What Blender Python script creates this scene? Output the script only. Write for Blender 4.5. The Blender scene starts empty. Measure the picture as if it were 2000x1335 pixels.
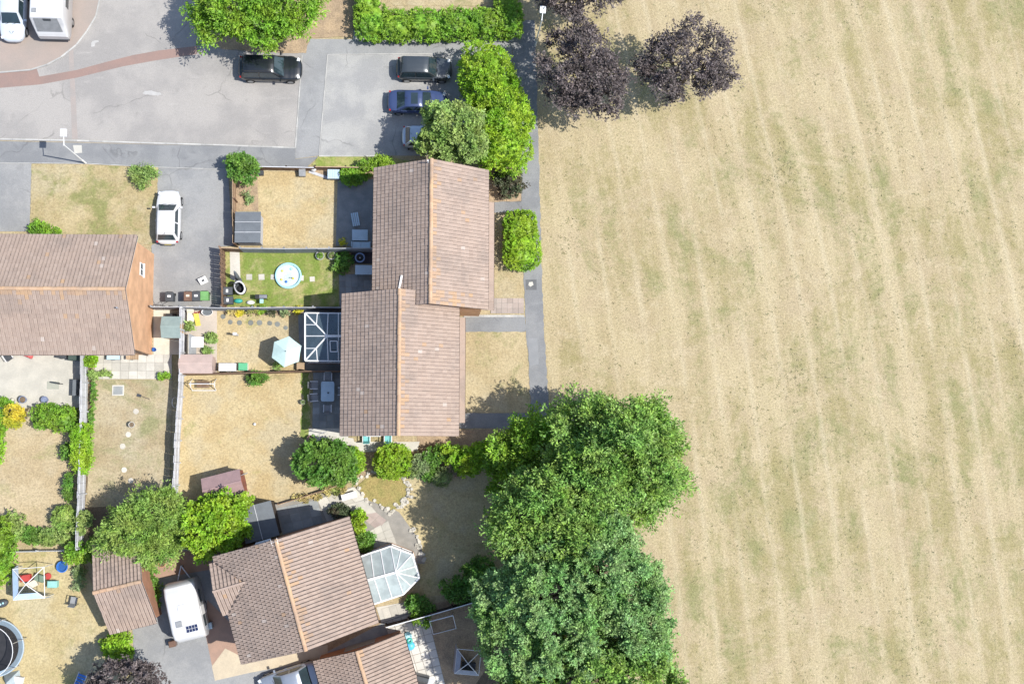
import bpy, math, random
import numpy as np
from mathutils import Vector, Matrix, Quaternion

R = random.Random(11)
rng = np.random.default_rng(11)
sc = bpy.context.scene
col = sc.collection
PI = math.pi

# ------------------------------------------------------------------ camera
FPX, CAMH = 2170.0, 82.0                 # focal length in photo pixels, height above the ground
NADIR = (840.0, 875.0)                   # pixel straight below the drone
d0 = Vector((NADIR[0] - 1000, -(NADIR[1] - 667.5), -FPX)).normalized()
CROT = d0.rotation_difference(Vector((0, 0, -1)))
cd = bpy.data.cameras.new("camera")
cam = bpy.data.objects.new("camera", cd)
col.objects.link(cam)
cam.matrix_world = Matrix.Translation((0, 0, CAMH)) @ CROT.to_matrix().to_4x4()
cd.sensor_width = 36.0
cd.sensor_fit = 'HORIZONTAL'
cd.lens = 36.0 * FPX / 2000.0
cd.clip_start, cd.clip_end = 0.5, 3000
sc.camera = cam

# ------------------------------------------------------------------ light
SUN_EL, SUN_AZ = math.radians(58.0), math.radians(99.8)
w = bpy.data.worlds.new("World")
sc.world = w
w.use_nodes = True
wt = w.node_tree
sky = wt.nodes.new('ShaderNodeTexSky')
sky.sky_type = 'NISHITA'
sky.sun_disc = False
sky.sun_elevation = SUN_EL
sky.sun_rotation = SUN_AZ
sky.air_density = 1.0
sky.dust_density = 1.0
wt.links.new(sky.outputs[0], wt.nodes['Background'].inputs[0])
wt.nodes['Background'].inputs[1].default_value = 0.15
sl = bpy.data.lights.new("sun", 'SUN')
sl.energy = 4.45
sl.angle = math.radians(0.55)
sl.color = (1.0, 0.955, 0.88)
sun = bpy.data.objects.new("sun", sl)
col.objects.link(sun)
sd = Vector((math.sin(SUN_AZ) * math.cos(SUN_EL), math.cos(SUN_AZ) * math.cos(SUN_EL), math.sin(SUN_EL)))
sun.rotation_euler = (-sd).to_track_quat('-Z', 'Y').to_euler()
sun.location = sd * 120
vs = sc.view_settings
vs.view_transform = 'Standard'
vs.look = 'None'
vs.exposure = 0.52
vs.gamma = 1.0
vs.use_curve_mapping = False

PXM = 26.6                                # photo pixels in a metre of ground, near enough
def G(px, py, z=0.0):
    d = CROT @ Vector((px - 1000, -(py - 667.5), -FPX))
    t = (z - CAMH) / d.z
    return Vector((d.x * t, d.y * t, z))
def S(px): return px / PXM

# ------------------------------------------------------------------ materials
MATS = {}
def nd(t, typ, ins=None, **at):
    n = t.nodes.new(typ)
    for k, v in at.items(): setattr(n, k, v)
    for k, v in (ins or {}).items():
        s = n.inputs[k]
        if isinstance(v, bpy.types.NodeSocket): t.links.new(v, s)
        else: s.default_value = v
    return n
def c4(c): return (c[0], c[1], c[2], 1.0)
def new_mat(name):
    m = bpy.data.materials.new(name); m.use_nodes = True
    t = m.node_tree; b = t.nodes['Principled BSDF']
    MATS[name] = m
    return m, t, b
def mathn(t, op, a, b=0.0, clamp=False):
    n = nd(t, 'ShaderNodeMath', {0: a, 1: b}, operation=op); n.use_clamp = clamp
    return n.outputs[0]
def mixc(t, f, a, b, blend='MIX'):
    n = t.nodes.new('ShaderNodeMix'); n.data_type = 'RGBA'; n.blend_type = blend
    for i, v in ((0, f), (6, a), (7, b)):
        if isinstance(v, bpy.types.NodeSocket): t.links.new(v, n.inputs[i])
        else: n.inputs[i].default_value = v if i == 0 else c4(v)
    return n.outputs[2]
def noise(t, vec, scale, detail=4.0, rough=0.55, dist=0.0):
    return nd(t, 'ShaderNodeTexNoise', {'Vector': vec, 'Scale': scale, 'Detail': detail, 'Roughness': rough, 'Distortion': dist}).outputs[0]
def remap(t, v, a, b, c=0.0, d=1.0):
    n = nd(t, 'ShaderNodeMapRange', {0: v, 1: a, 2: b, 3: c, 4: d}); n.interpolation_type = 'SMOOTHSTEP'
    return n.outputs[0]
def position(t): return nd(t, 'ShaderNodeNewGeometry').outputs['Position']
def scaled(t, vec, s, rz=0.0):
    return nd(t, 'ShaderNodeMapping', {'Vector': vec, 'Rotation': (0, 0, rz), 'Scale': s}).outputs[0]
def rand01(t):
    g = nd(t, 'ShaderNodeNewGeometry').outputs['Random Per Island']
    o = nd(t, 'ShaderNodeObjectInfo').outputs['Random']
    return mathn(t, 'FRACT', mathn(t, 'ADD', g, o))
def value_jit(t, colr, amt):
    r = rand01(t)
    v = remap(t, r, 0, 1, 1 - amt, 1 + amt)
    return nd(t, 'ShaderNodeHueSaturation', {'Value': v, 'Color': colr}).outputs[0]

def M(name, c1, c2=None, scale=2.0, detail=6, rough=0.75, spec=0.3, bump=0.0, bscale=None, jit=0.0,
      metal=0.0, grain=0.12, gscale=30.0, coat=0.0):
    """base colour patched between two tones, fine grain, optional jitter for each piece"""
    if name in MATS: return MATS[name]
    c2 = c2 or tuple(x * 0.8 for x in c1)
    m, t, b = new_mat(name)
    p = position(t)
    f = remap(t, noise(t, p, scale, detail), 0.32, 0.68)
    c = mixc(t, f, c1, c2)
    if grain:
        g = remap(t, noise(t, p, gscale, 3), 0.25, 0.75, 1 - grain, 1 + grain)
        c = nd(t, 'ShaderNodeHueSaturation', {'Value': g, 'Color': c}).outputs[0]
    if jit: c = value_jit(t, c, jit)
    t.links.new(c, b.inputs['Base Color'])
    b.inputs['Roughness'].default_value = rough
    b.inputs['Specular IOR Level'].default_value = spec
    b.inputs['Metallic'].default_value = metal
    b.inputs['Coat Weight'].default_value = coat
    if bump:
        bn = nd(t, 'ShaderNodeBump', {'Height': noise(t, p, bscale or gscale, 4), 'Strength': bump, 'Distance': 0.03})
        t.links.new(bn.outputs[0], b.inputs['Normal'])
    return m

def M_tar(name, c1, c2, stain=0.35, scale=0.22):
    m, t, b = new_mat(name)
    p = position(t)
    c = mixc(t, remap(t, noise(t, p, scale, 7, 0.62), 0.40, 0.60), c1, c2)
    c = mixc(t, remap(t, noise(t, p, 0.9, 6, 0.7, 0.6), 0.58, 0.70, 0, stain), c, tuple(x * 0.72 for x in c2))
    c = mixc(t, remap(t, noise(t, scaled(t, p, (0.5, 2.2, 1)), 0.6, 5, 0.65), 0.58, 0.72, 0, 0.4), c, tuple(min(1, x * 1.18) for x in c1))
    vo = nd(t, 'ShaderNodeTexVoronoi', {'Vector': nd(t, 'ShaderNodeVectorMath', {0: p, 1: nd(t, 'ShaderNodeTexNoise', {'Vector': p, 'Scale': 0.8, 'Detail': 4.0}).outputs[1]}, operation='ADD').outputs[0], 'Scale': 0.16}, feature='DISTANCE_TO_EDGE')
    ck = mathn(t, 'MULTIPLY', remap(t, vo.outputs['Distance'], 0.0, 0.010, 0.5, 0), remap(t, noise(t, p, 0.3, 3), 0.48, 0.60))
    c = mixc(t, ck, c, tuple(x * 0.5 for x in c2))
    g = remap(t, noise(t, p, 14.0, 5, 0.8), 0.36, 0.64, 0.90, 1.10)
    c = nd(t, 'ShaderNodeHueSaturation', {'Value': g, 'Color': c}).outputs[0]
    t.links.new(c, b.inputs['Base Color'])
    b.inputs['Roughness'].default_value = 0.9
    b.inputs['Specular IOR Level'].default_value = 0.2
    bn = nd(t, 'ShaderNodeBump', {'Height': noise(t, p, 40.0, 4), 'Strength': 0.25, 'Distance': 0.03})
    t.links.new(bn.outputs[0], b.inputs['Normal'])
    return m

def M_leaf(name, c1, c2, c3=None, trans=0.35, jit=0.35, nscale=0.9):
    if name in MATS: return MATS[name]
    m, t, b = new_mat(name)
    r = rand01(t)
    p = position(t)
    c = mixc(t, r, c1, c2)
    if c3:
        c = mixc(t, remap(t, noise(t, p, nscale, 3), 0.42, 0.66), c, c3)
    r2 = mathn(t, 'FRACT', mathn(t, 'MULTIPLY', r, 17.31))
    c = nd(t, 'ShaderNodeHueSaturation', {'Value': remap(t, r2, 0, 1, 1 - jit, 1 + jit), 'Color': c}).outputs[0]
    c = nd(t, 'ShaderNodeHueSaturation', {'Value': remap(t, noise(t, p, 1.7, 4, 0.65), 0.36, 0.64, 0.72, 1.25), 'Hue': remap(t, noise(t, p, 0.7, 3), 0.36, 0.64, 0.512, 0.486), 'Color': c}).outputs[0]
    t.links.new(c, b.inputs['Base Color'])
    b.inputs['Roughness'].default_value = 0.5
    b.inputs['Specular IOR Level'].default_value = 0.35
    tr = nd(t, 'ShaderNodeBsdfTranslucent', {'Color': nd(t, 'ShaderNodeHueSaturation', {'Value': 1.25, 'Saturation': 1.1, 'Color': c}).outputs[0]})
    mx = nd(t, 'ShaderNodeMixShader', {0: trans, 1: b.outputs[0], 2: tr.outputs[0]})
    t.links.new(mx.outputs[0], t.nodes['Material Output'].inputs[0])
    return m

def M_glass(name, c, alpha=0.55, rough=0.04):
    if name in MATS: return MATS[name]
    m, t, b = new_mat(name)
    p = position(t)
    cc = mixc(t, remap(t, noise(t, p, 1.5, 4), 0.35, 0.7), c, tuple(x * 1.35 for x in c))
    t.links.new(cc, b.inputs['Base Color'])
    b.inputs['Roughness'].default_value = rough
    b.inputs['Specular IOR Level'].default_value = 0.8
    b.inputs['Alpha'].default_value = alpha
    return m

def M_lawn(name, dry, dry2, green, gpos=(0.55, 0.72), gscale=0.35, speck=0.55):
    if name in MATS: return MATS[name]
    m, t, b = new_mat(name)
    p = position(t)
    c = mixc(t, remap(t, noise(t, p, 0.40, 6, 0.66), 0.40, 0.60), dry, dry2)
    c = mixc(t, remap(t, noise(t, p, 0.22, 4, 0.6), 0.48, 0.62, 0, 0.7), c, tuple(0.5 * x + 0.5 * y for x, y in zip(dry, (0.36, 0.335, 0.255))))
    gv = mathn(t, 'ADD', noise(t, p, gscale, 7, 0.68, 0.4), mathn(t, 'MULTIPLY', mathn(t, 'SUBTRACT', noise(t, p, 2.2, 5, 0.7), 0.5), 0.25))
    c = mixc(t, remap(t, gv, gpos[0], gpos[1], 0, 0.9), c, green)
    c = mixc(t, remap(t, noise(t, p, 3.5, 4, 0.7), 0.56, 0.68, 0, speck), c, tuple(x * 0.62 for x in dry2))
    g = remap(t, noise(t, p, 8.0, 6, 0.8), 0.36, 0.64, 0.80, 1.18)
    c = nd(t, 'ShaderNodeHueSaturation', {'Value': g, 'Color': c}).outputs[0]
    t.links.new(c, b.inputs['Base Color'])
    b.inputs['Roughness'].default_value = 0.95
    b.inputs['Specular IOR Level'].default_value = 0.1
    bn = nd(t, 'ShaderNodeBump', {'Height': noise(t, p, 10.0, 6, 0.75), 'Strength': 0.6, 'Distance': 0.06})
    t.links.new(bn.outputs[0], b.inputs['Normal'])
    return m

def M_field():
    m, t, b = new_mat('dry meadow')
    p = position(t)
    sx = nd(t, 'ShaderNodeSeparateXYZ', {0: p})
    X, Y = sx.outputs[0], sx.outputs[1]
    # mowing lines run down the field, drifting to the right
    wob = mathn(t, 'MULTIPLY', mathn(t, 'SUBTRACT', noise(t, p, 0.010, 1), 0.5), 9.0)
    wob2 = mathn(t, 'MULTIPLY', mathn(t, 'SUBTRACT', noise(t, p, 0.5, 3), 0.5), 0.35)
    s = mathn(t, 'ADD', mathn(t, 'ADD', X, mathn(t, 'MULTIPLY', Y, 0.17)), mathn(t, 'ADD', wob, wob2))
    fr = mathn(t, 'PINGPONG', mathn(t, 'DIVIDE', s, 2.4), 0.5)
    sv = nd(t, 'ShaderNodeCombineXYZ', {0: mathn(t, 'MULTIPLY', s, 0.60), 1: mathn(t, 'MULTIPLY', Y, 0.10)}).outputs[0]
    streak = noise(t, sv, 1.0, 6, 0.65)
    straw, tan, pale = (0.395, 0.332, 0.207), (0.330, 0.270, 0.160), (0.450, 0.392, 0.270)
    c = mixc(t, remap(t, streak, 0.36, 0.64), straw, tan)
    c = mixc(t, remap(t, noise(t, p, 0.30, 7, 0.68), 0.46, 0.64, 0, 0.8), c, (0.36, 0.295, 0.19))
    c = mixc(t, remap(t, noise(t, p, 0.9, 6, 0.68), 0.50, 0.66, 0, 0.6), c, (0.42, 0.355, 0.235))
    # green survives in patches between the lines
    gm = noise(t, p, 0.11, 10, 0.74, 0.8)
    gs = mathn(t, 'ADD', gm, mathn(t, 'MULTIPLY', mathn(t, 'SUBTRACT', streak, 0.5), 0.34))
    gs = mathn(t, 'ADD', gs, mathn(t, 'MULTIPLY', mathn(t, 'SUBTRACT', noise(t, p, 1.9, 6, 0.75), 0.5), 0.42))
    gs = mathn(t, 'ADD', gs, mathn(t, 'MULTIPLY', X, 0.0012))
    band = remap(t, fr, 0.12, 0.42, -0.03, 0.02)
    g2 = remap(t, mathn(t, 'ADD', gs, band), 0.47, 0.71, 0, 0.78)
    gcol = mixc(t, remap(t, noise(t, p, 0.22, 4), 0.42, 0.58), (0.185, 0.195, 0.080), (0.245, 0.218, 0.100))
    c = mixc(t, g2, c, gcol)
    ln = remap(t, fr, 0.0, 0.15, 1, 0)
    ln = mathn(t, 'MULTIPLY', ln, remap(t, noise(t, sv, 1.3, 4), 0.38, 0.62, 0.06, 0.48))
    c = mixc(t, ln, c, pale)
    # small dark specks of clover and thistle, gathered in patches
    sp = remap(t, noise(t, p, 4.4, 3, 0.6), 0.60, 0.68)
    sp = mathn(t, 'MULTIPLY', sp, remap(t, noise(t, p, 0.16, 6, 0.65), 0.46, 0.60, 0.05, 0.45))
    c = mixc(t, sp, c, (0.185, 0.175, 0.085))
    g = remap(t, noise(t, p, 7.0, 6, 0.8), 0.36, 0.64, 0.78, 1.20)
    c = nd(t, 'ShaderNodeHueSaturation', {'Value': g, 'Color': c}).outputs[0]
    t.links.new(c, b.inputs['Base Color'])
    b.inputs['Roughness'].default_value = 0.95
    b.inputs['Specular IOR Level'].default_value = 0.1
    bn = nd(t, 'ShaderNodeBump', {'Height': noise(t, p, 9.0, 7, 0.75), 'Strength': 0.7, 'Distance': 0.08})
    t.links.new(bn.outputs[0], b.inputs['Normal'])
    return m

def M_brick(name, c1, c2, mortar):
    m, t, b = new_mat(name)
    tc = nd(t, 'ShaderNodeTexCoord').outputs['Object']
    s = nd(t, 'ShaderNodeSeparateXYZ', {0: tc})
    v = nd(t, 'ShaderNodeCombineXYZ', {0: mathn(t, 'ADD', s.outputs[0], s.outputs[1]), 1: s.outputs[2]}).outputs[0]
    br = nd(t, 'ShaderNodeTexBrick', {'Vector': v, 'Color1': c4(c1), 'Color2': c4(c2), 'Mortar': c4(mortar), 'Scale': 1.0,
                                      'Mortar Size': 0.008, 'Brick Width': 0.225, 'Row Height': 0.075})
    g = remap(t, noise(t, tc, 1.2, 5), 0.3, 0.7, 0.85, 1.12)
    c = nd(t, 'ShaderNodeHueSaturation', {'Value': g, 'Color': br.outputs[0]}).outputs[0]
    t.links.new(c, b.inputs['Base Color'])
    b.inputs['Roughness'].default_value = 0.85
    return m

def M_tile(name, c1, c2, spot):
    m, t, b = new_mat(name)
    p = position(t)
    r = rand01(t)
    c = mixc(t, r, c1, c2)
    c = mixc(t, remap(t, noise(t, p, 0.8, 6, 0.65), 0.42, 0.7, 0, 0.55), c, spot)
    c = mixc(t, remap(t, noise(t, p, 0.35, 7, 0.7), 0.50, 0.64, 0, 0.45), c, (0.20, 0.165, 0.145))
    c = mixc(t, remap(t, noise(t, p, 7.0, 5, 0.7), 0.63, 0.74, 0, 0.5), c, (0.42, 0.37, 0.32))
    g = remap(t, noise(t, p, 25.0, 4, 0.7), 0.2, 0.8, 0.78, 1.2)
    c = nd(t, 'ShaderNodeHueSaturation', {'Value': g, 'Color': c}).outputs[0]
    t.links.new(c, b.inputs['Base Color'])
    b.inputs['Roughness'].default_value = 0.85
    b.inputs['Specular IOR Level'].default_value = 0.2
    return m

# ------------------------------------------------------------------ meshes
class MB:
    def __init__(s): s.v, s.f = [], []
    def add(s, vs, fs):
        k = len(s.v); s.v += [tuple(x) for x in vs]; s.f += [tuple(i + k for i in f) for f in fs]; return s
    def box(s, x0, x1, y0, y1, z0, z1, M4=None):
        vs = [Vector((x, y, z)) for z in (z0, z1) for y in (y0, y1) for x in (x0, x1)]
        if M4: vs = [M4 @ q for q in vs]
        return s.add(vs, [(0, 2, 3, 1), (4, 5, 7, 6), (0, 1, 5, 4), (2, 6, 7, 3), (0, 4, 6, 2), (1, 3, 7, 5)])
    def cbox(s, c, sz, M4=None):
        return s.box(c[0]-sz[0]/2, c[0]+sz[0]/2, c[1]-sz[1]/2, c[1]+sz[1]/2, c[2]-sz[2]/2, c[2]+sz[2]/2, M4)
    def tube(s, p0, p1, r0, r1=None, n=8, caps=True):
        p0, p1 = Vector(p0), Vector(p1); r1 = r0 if r1 is None else r1
        d = p1 - p0
        if d.length < 1e-6: return s
        q = d.to_track_quat('Z', 'Y')
        vs = []
        for p, r in ((p0, r0), (p1, r1)):
            for i in range(n):
                a = 2 * PI * i / n
                vs.append(p + q @ Vector((r * math.cos(a), r * math.sin(a), 0)))
        fs = [(i, (i + 1) % n, n + (i + 1) % n, n + i) for i in range(n)]
        if caps: fs += [tuple(range(n - 1, -1, -1)), tuple(range(n, 2 * n))]
        return s.add(vs, fs)
    def path(s, pts, r, n=6):
        for a, b in zip(pts, pts[1:]): s.tube(a, b, r, r, n)
        return s
    def bar(s, a, b, wd, h, up=(0, 0, 1)):
        a, b = Vector(a), Vector(b); d = (b - a); L = d.length
        y = d / L; x = y.cross(Vector(up)); x.normalize(); z = x.cross(y)
        m4 = Matrix((x, y, z)).transposed().to_4x4(); m4.translation = a
        return s.box(-wd/2, wd/2, 0, L, -h/2, h/2, m4)
    def lathe(s, prof, n=20, c=(0, 0, 0), cap=True, sx=1.0, sy=1.0):
        vs = []
        for r, z in prof:
            for i in range(n):
                a = 2 * PI * i / n
                vs.append((c[0] + sx * r * math.cos(a), c[1] + sy * r * math.sin(a), c[2] + z))
        fs = []
        for k in range(len(prof) - 1):
            for i in range(n):
                j = (i + 1) % n
                fs.append((k*n+i, k*n+j, (k+1)*n+j, (k+1)*n+i))
        if cap: fs += [tuple(range(n - 1, -1, -1)), tuple(range((len(prof)-1)*n, len(prof)*n))]
        return s.add(vs, fs)
    def prism(s, pts, z0, z1):
        n = len(pts)
        ar = sum(pts[i][0]*pts[(i+1) % n][1] - pts[(i+1) % n][0]*pts[i][1] for i in range(n))
        if ar < 0: pts = pts[::-1]
        vs = [(p[0], p[1], z0) for p in pts] + [(p[0], p[1], z1) for p in pts]
        fs = [tuple(range(n, 2*n)), tuple(range(n-1, -1, -1))] + [(i, (i+1) % n, n+(i+1) % n, n+i) for i in range(n)]
        return s.add(vs, fs)
    def plate(s, pts, th):
        """planar polygon in space given a thickness"""
        pts = [Vector(p) for p in pts]
        nrm = Vector((0, 0, 0))
        for i in range(len(pts)):
            a, b = pts[i], pts[(i+1) % len(pts)]
            nrm += Vector(((a.y-b.y)*(a.z+b.z), (a.z-b.z)*(a.x+b.x), (a.x-b.x)*(a.y+b.y)))
        nrm.normalize(); n = len(pts)
        if nrm.z < 0: pts = pts[::-1]; nrm = -nrm
        vs = [p - nrm*th for p in pts] + pts
        return s.add(vs, [tuple(range(n, 2*n)), tuple(range(n-1, -1, -1))] + [(i, (i+1) % n, n+(i+1) % n, n+i) for i in range(n)])
    def mesh(s, name, mat, smooth=False):
        me = bpy.data.meshes.new(name)
        me.from_pydata(s.v, [], s.f); me.update()
        if mat: me.materials.append(mat)
        if smooth:
            for p in me.polygons: p.use_smooth = True
        return me

def obj(name, data, parent=None, m4=None):
    o = bpy.data.objects.new(name, data)
    col.objects.link(o)
    if parent is not None: o.parent = parent
    if m4 is not None: o.matrix_basis = m4
    return o
def part(name, mb, mat, parent, smooth=False, label=None):
    o = obj(name, mb.mesh(name, mat, smooth), parent)
    if label: o['label'] = label
    return o
def tag(o, label, cat, group=None):
    o['label'] = label; o['category'] = cat
    if group: o['group'] = group
    return o
def thing(name, label, cat, loc, rz=0.0, group=None):
    o = bpy.data.objects.new(name, None)
    o.empty_display_size = 0.3
    col.objects.link(o)
    o.location = loc; o.rotation_euler = (0, 0, rz)
    return tag(o, label, cat, group)
def smooth_by_angle(o, ang=40):
    me = o.data
    for p in me.polygons: p.use_smooth = True
    me.set_sharp_from_angle(angle=math.radians(ang))
    return o
def T3(x, y, z, rz=0.0): return Matrix.Translation((x, y, z)) @ Matrix.Rotation(rz, 4, 'Z')

def jag(pts, step, amp):
    out = []
    n = len(pts)
    for i in range(n):
        a, b = Vector(pts[i][:2]), Vector(pts[(i+1) % n][:2])
        k = max(1, int((b - a).length / step))
        nrm = Vector((-(b-a).y, (b-a).x)).normalized()
        for j in range(k):
            q = a.lerp(b, j / k)
            out.append(q + nrm * R.uniform(-amp, amp) if amp else q)
    return out
def sheet(name, pxs, top, mat, amp=0.0, step=0.35, bottom=-0.03):
    pts = [G(x, y)[:2] for x, y in pxs]
    pts = jag(pts, step, amp) if amp else pts
    o = obj(name, MB().prism([tuple(p[:2]) for p in pts], bottom, top).mesh(name, mat))
    o['kind'] = 'structure'
    return o
# ------------------------------------------------------------------ palette
ASPH = M_tar('road asphalt', (0.315, 0.300, 0.283), (0.258, 0.248, 0.238), 0.30)
ASPH2 = M_tar('car park asphalt', (0.325, 0.324, 0.314), (0.262, 0.264, 0.264), 0.30, 0.35)
FOOT = M_tar('footway tarmac', (0.222, 0.227, 0.230), (0.182, 0.188, 0.195), 0.35, 0.4)
DRIVE = M_tar('drive tarmac', (0.215, 0.220, 0.224), (0.262, 0.264, 0.262), 0.45, 0.4)
REDTAR = M('red tarmac', (0.260, 0.180, 0.155), (0.225, 0.168, 0.150), 0.6, 6, 0.92, 0.2, 0.2, 45, 0, 0, 0.12, 40)
PINKPAVE = M('pink block paving', (0.345, 0.285, 0.250), (0.30, 0.262, 0.235), 0.5, 6, 0.9, 0.2, 0.2, 20, 0.1)
KERB = M('kerb concrete', (0.40, 0.395, 0.375), (0.33, 0.33, 0.32), 1.5, 5, 0.85, 0.25, 0, None, 0.12)
CONC = M('pale concrete', (0.50, 0.485, 0.44), (0.42, 0.41, 0.37), 0.8, 7, 0.88, 0.25, 0.15, 30, 0.0)
SLAB = M('paving slab', (0.47, 0.45, 0.40), (0.40, 0.385, 0.345), 1.6, 5, 0.85, 0.25, 0.1, 30, 0.13)
SLABG = M('grey slab', (0.255, 0.27, 0.27), (0.20, 0.215, 0.22), 1.6, 5, 0.85, 0.25, 0.1, 30, 0.14)
SLABW = M('white porcelain slab', (0.53, 0.515, 0.475), (0.48, 0.465, 0.43), 1.0, 5, 0.6, 0.35, 0, None, 0.06)
MORTAR = M('mortar bed', (0.27, 0.255, 0.23), (0.22, 0.21, 0.19), 2, 5, 0.95)
GRAVEL = M('pale gravel', (0.44, 0.40, 0.34), (0.36, 0.33, 0.29), 3, 6, 0.95, 0.2, 0.6, 25, 0, 0, 0.3, 22)
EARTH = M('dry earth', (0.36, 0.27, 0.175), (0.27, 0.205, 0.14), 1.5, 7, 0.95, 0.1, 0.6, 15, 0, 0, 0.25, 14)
SOIL = M('dark soil', (0.17, 0.125, 0.085), (0.12, 0.095, 0.065), 1.5, 7, 0.95, 0.1, 0.6, 15, 0, 0, 0.25, 14)  # a darker brown than the dry earth
STONE = M('pale stone', (0.50, 0.47, 0.41), (0.40, 0.38, 0.33), 3, 5, 0.9, 0.2, 0.3, 20, 0.2)
STEP = M('grey stepping stone', (0.19, 0.20, 0.19), (0.16, 0.17, 0.16), 3, 5, 0.9, 0.2, 0.2, 25, 0.12)
LAWN_GOLD = M_lawn('golden lawn', (0.430, 0.352, 0.205), (0.390, 0.304, 0.165), (0.25, 0.245, 0.10), (0.56, 0.76))
LAWN_TAN = M_lawn('tan lawn', (0.40, 0.332, 0.205), (0.345, 0.280, 0.165), (0.215, 0.21, 0.095), (0.50, 0.70))
LAWN_GREY = M_lawn('grey brown lawn', (0.375, 0.315, 0.21), (0.315, 0.255, 0.16), (0.225, 0.225, 0.115), (0.46, 0.66), 0.3)
LAWN_PINK = M_lawn('pinkish lawn', (0.41, 0.335, 0.215), (0.365, 0.290, 0.178), (0.25, 0.24, 0.11), (0.56, 0.76))
LAWN_OLD = M_lawn('yellow lawn', (0.42, 0.35, 0.200), (0.375, 0.305, 0.165), (0.23, 0.225, 0.09), (0.52, 0.72))
LAWN_MIX = M_lawn('fading lawn', (0.38, 0.315, 0.185), (0.325, 0.265, 0.145), (0.195, 0.205, 0.08), (0.46, 0.66))
LAWN_GREEN = M_lawn('green lawn', (0.36, 0.31, 0.15), (0.29, 0.275, 0.115), (0.145, 0.21, 0.04), (0.36, 0.56))
VERGE = M_lawn('yellow verge', (0.38, 0.345, 0.16), (0.31, 0.29, 0.12), (0.18, 0.24, 0.05), (0.42, 0.62))
WHITE = M('white upvc', (0.68, 0.68, 0.68), (0.62, 0.63, 0.64), 1, 3, 0.35, 0.45, 0, None, 0, 0, 0.02)
CREAM = M('cream render', (0.66, 0.60, 0.48), (0.58, 0.52, 0.42), 1.5)
PINKWOOD = M('pink felt', (0.43, 0.335, 0.30), (0.38, 0.30, 0.27), 2, 5, 0.9, 0.2, 0.2, 40)
WINE = M('maroon shed felt', (0.30, 0.205, 0.205), (0.26, 0.18, 0.18), 2, 5, 0.9, 0.2, 0.2, 40)
GREYFELT = M('grey felt', (0.135, 0.150, 0.165), (0.115, 0.128, 0.142), 2, 5, 0.85, 0.3, 0.2, 40)
GREENFELT = M('green grey felt', (0.225, 0.285, 0.275), (0.195, 0.25, 0.245), 2, 5, 0.9, 0.2, 0.2, 40)
WOODB = M('brown timber', (0.21, 0.135, 0.09), (0.15, 0.10, 0.07), 4, 6, 0.85, 0.2, 0.2, 30, 0.15)
WOODT = M('tan timber', (0.40, 0.29, 0.19), (0.32, 0.235, 0.155), 4, 6, 0.85, 0.2, 0.2, 30, 0.15)
WOODG = M('silvered timber', (0.50, 0.51, 0.53), (0.42, 0.43, 0.46), 3, 6, 0.85, 0.2, 0.15, 30, 0.10)
WOODM = M('slate grey timber', (0.27, 0.285, 0.31), (0.215, 0.23, 0.255), 3, 6, 0.85, 0.2, 0.15, 30, 0.12)
CAPG = M('pale grey capping', (0.36, 0.37, 0.385), (0.30, 0.31, 0.33), 3, 5, 0.85)
DARKW = M('dark creosote', (0.07, 0.055, 0.045), (0.05, 0.04, 0.035), 3, 5, 0.85, 0.2, 0, None, 0.2)
BLACK = M('black plastic', (0.022, 0.023, 0.026), (0.03, 0.03, 0.034), 3, 3, 0.5, 0.4, 0, None, 0, 0, 0.05)
DGREY = M('charcoal plastic', (0.055, 0.062, 0.070), (0.045, 0.050, 0.058), 3, 3, 0.55, 0.4, 0, None, 0, 0, 0.05)
MGREY = M('mid grey paint', (0.25, 0.26, 0.27), (0.21, 0.22, 0.23), 3, 3, 0.5, 0.4)
BROWNP = M('brown plastic', (0.145, 0.085, 0.060), (0.12, 0.07, 0.05), 3, 3, 0.6, 0.35)
GREENP = M('green plastic', (0.135, 0.31, 0.105), (0.115, 0.27, 0.09), 3, 3, 0.55, 0.4)
TEALP = M('teal plastic', (0.04, 0.36, 0.30), (0.035, 0.31, 0.26), 3, 3, 0.5, 0.4)
BLUEP = M('blue plastic', (0.035, 0.16, 0.50), (0.03, 0.13, 0.42), 3, 3, 0.5, 0.4)
SKYP = M('pale blue plastic', (0.36, 0.66, 0.74), (0.32, 0.60, 0.68), 3, 3, 0.5, 0.4)
REDP = M('red plastic', (0.42, 0.05, 0.045), (0.36, 0.05, 0.045), 3, 3, 0.5, 0.4)
YELP = M('yellow plastic', (0.62, 0.52, 0.10), (0.56, 0.46, 0.09), 3, 3, 0.5, 0.4)
TERRA = M('terracotta', (0.47, 0.235, 0.13), (0.40, 0.20, 0.11), 4, 4, 0.85)
BLUETOP = M('pale grey tabletop', (0.43, 0.56, 0.65), (0.39, 0.51, 0.59), 2, 4, 0.5, 0.4)
METAL = M('galvanised steel', (0.55, 0.56, 0.58), (0.48, 0.49, 0.51), 5, 4, 0.4, 0.5, 0, None, 0, 0.6)
ALU = M('lamp aluminium', (0.74, 0.75, 0.76), (0.68, 0.69, 0.70), 5, 4, 0.5, 0.5)
CANVAS = M('pale aqua canvas', (0.44, 0.58, 0.56), (0.40, 0.53, 0.51), 2, 4, 0.85, 0.15, 0, None, 0.05)
TARP = M('grey tarpaulin', (0.34, 0.40, 0.42), (0.28, 0.33, 0.36), 2, 5, 0.6, 0.3)
RUBBER = M('tyre rubber', (0.020, 0.020, 0.021), (0.026, 0.026, 0.027), 6, 3, 0.85, 0.2)
RIM = M('alloy rim', (0.40, 0.41, 0.42), (0.34, 0.35, 0.36), 6, 3, 0.35, 0.5, 0, None, 0, 0.7)
CARGLASS = M_glass('tinted car glass', (0.020, 0.034, 0.042), 1.0, 0.03)
CGLASS1 = M_glass('conservatory roof glazing', (0.055, 0.080, 0.100), 0.86, 0.10)
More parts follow.
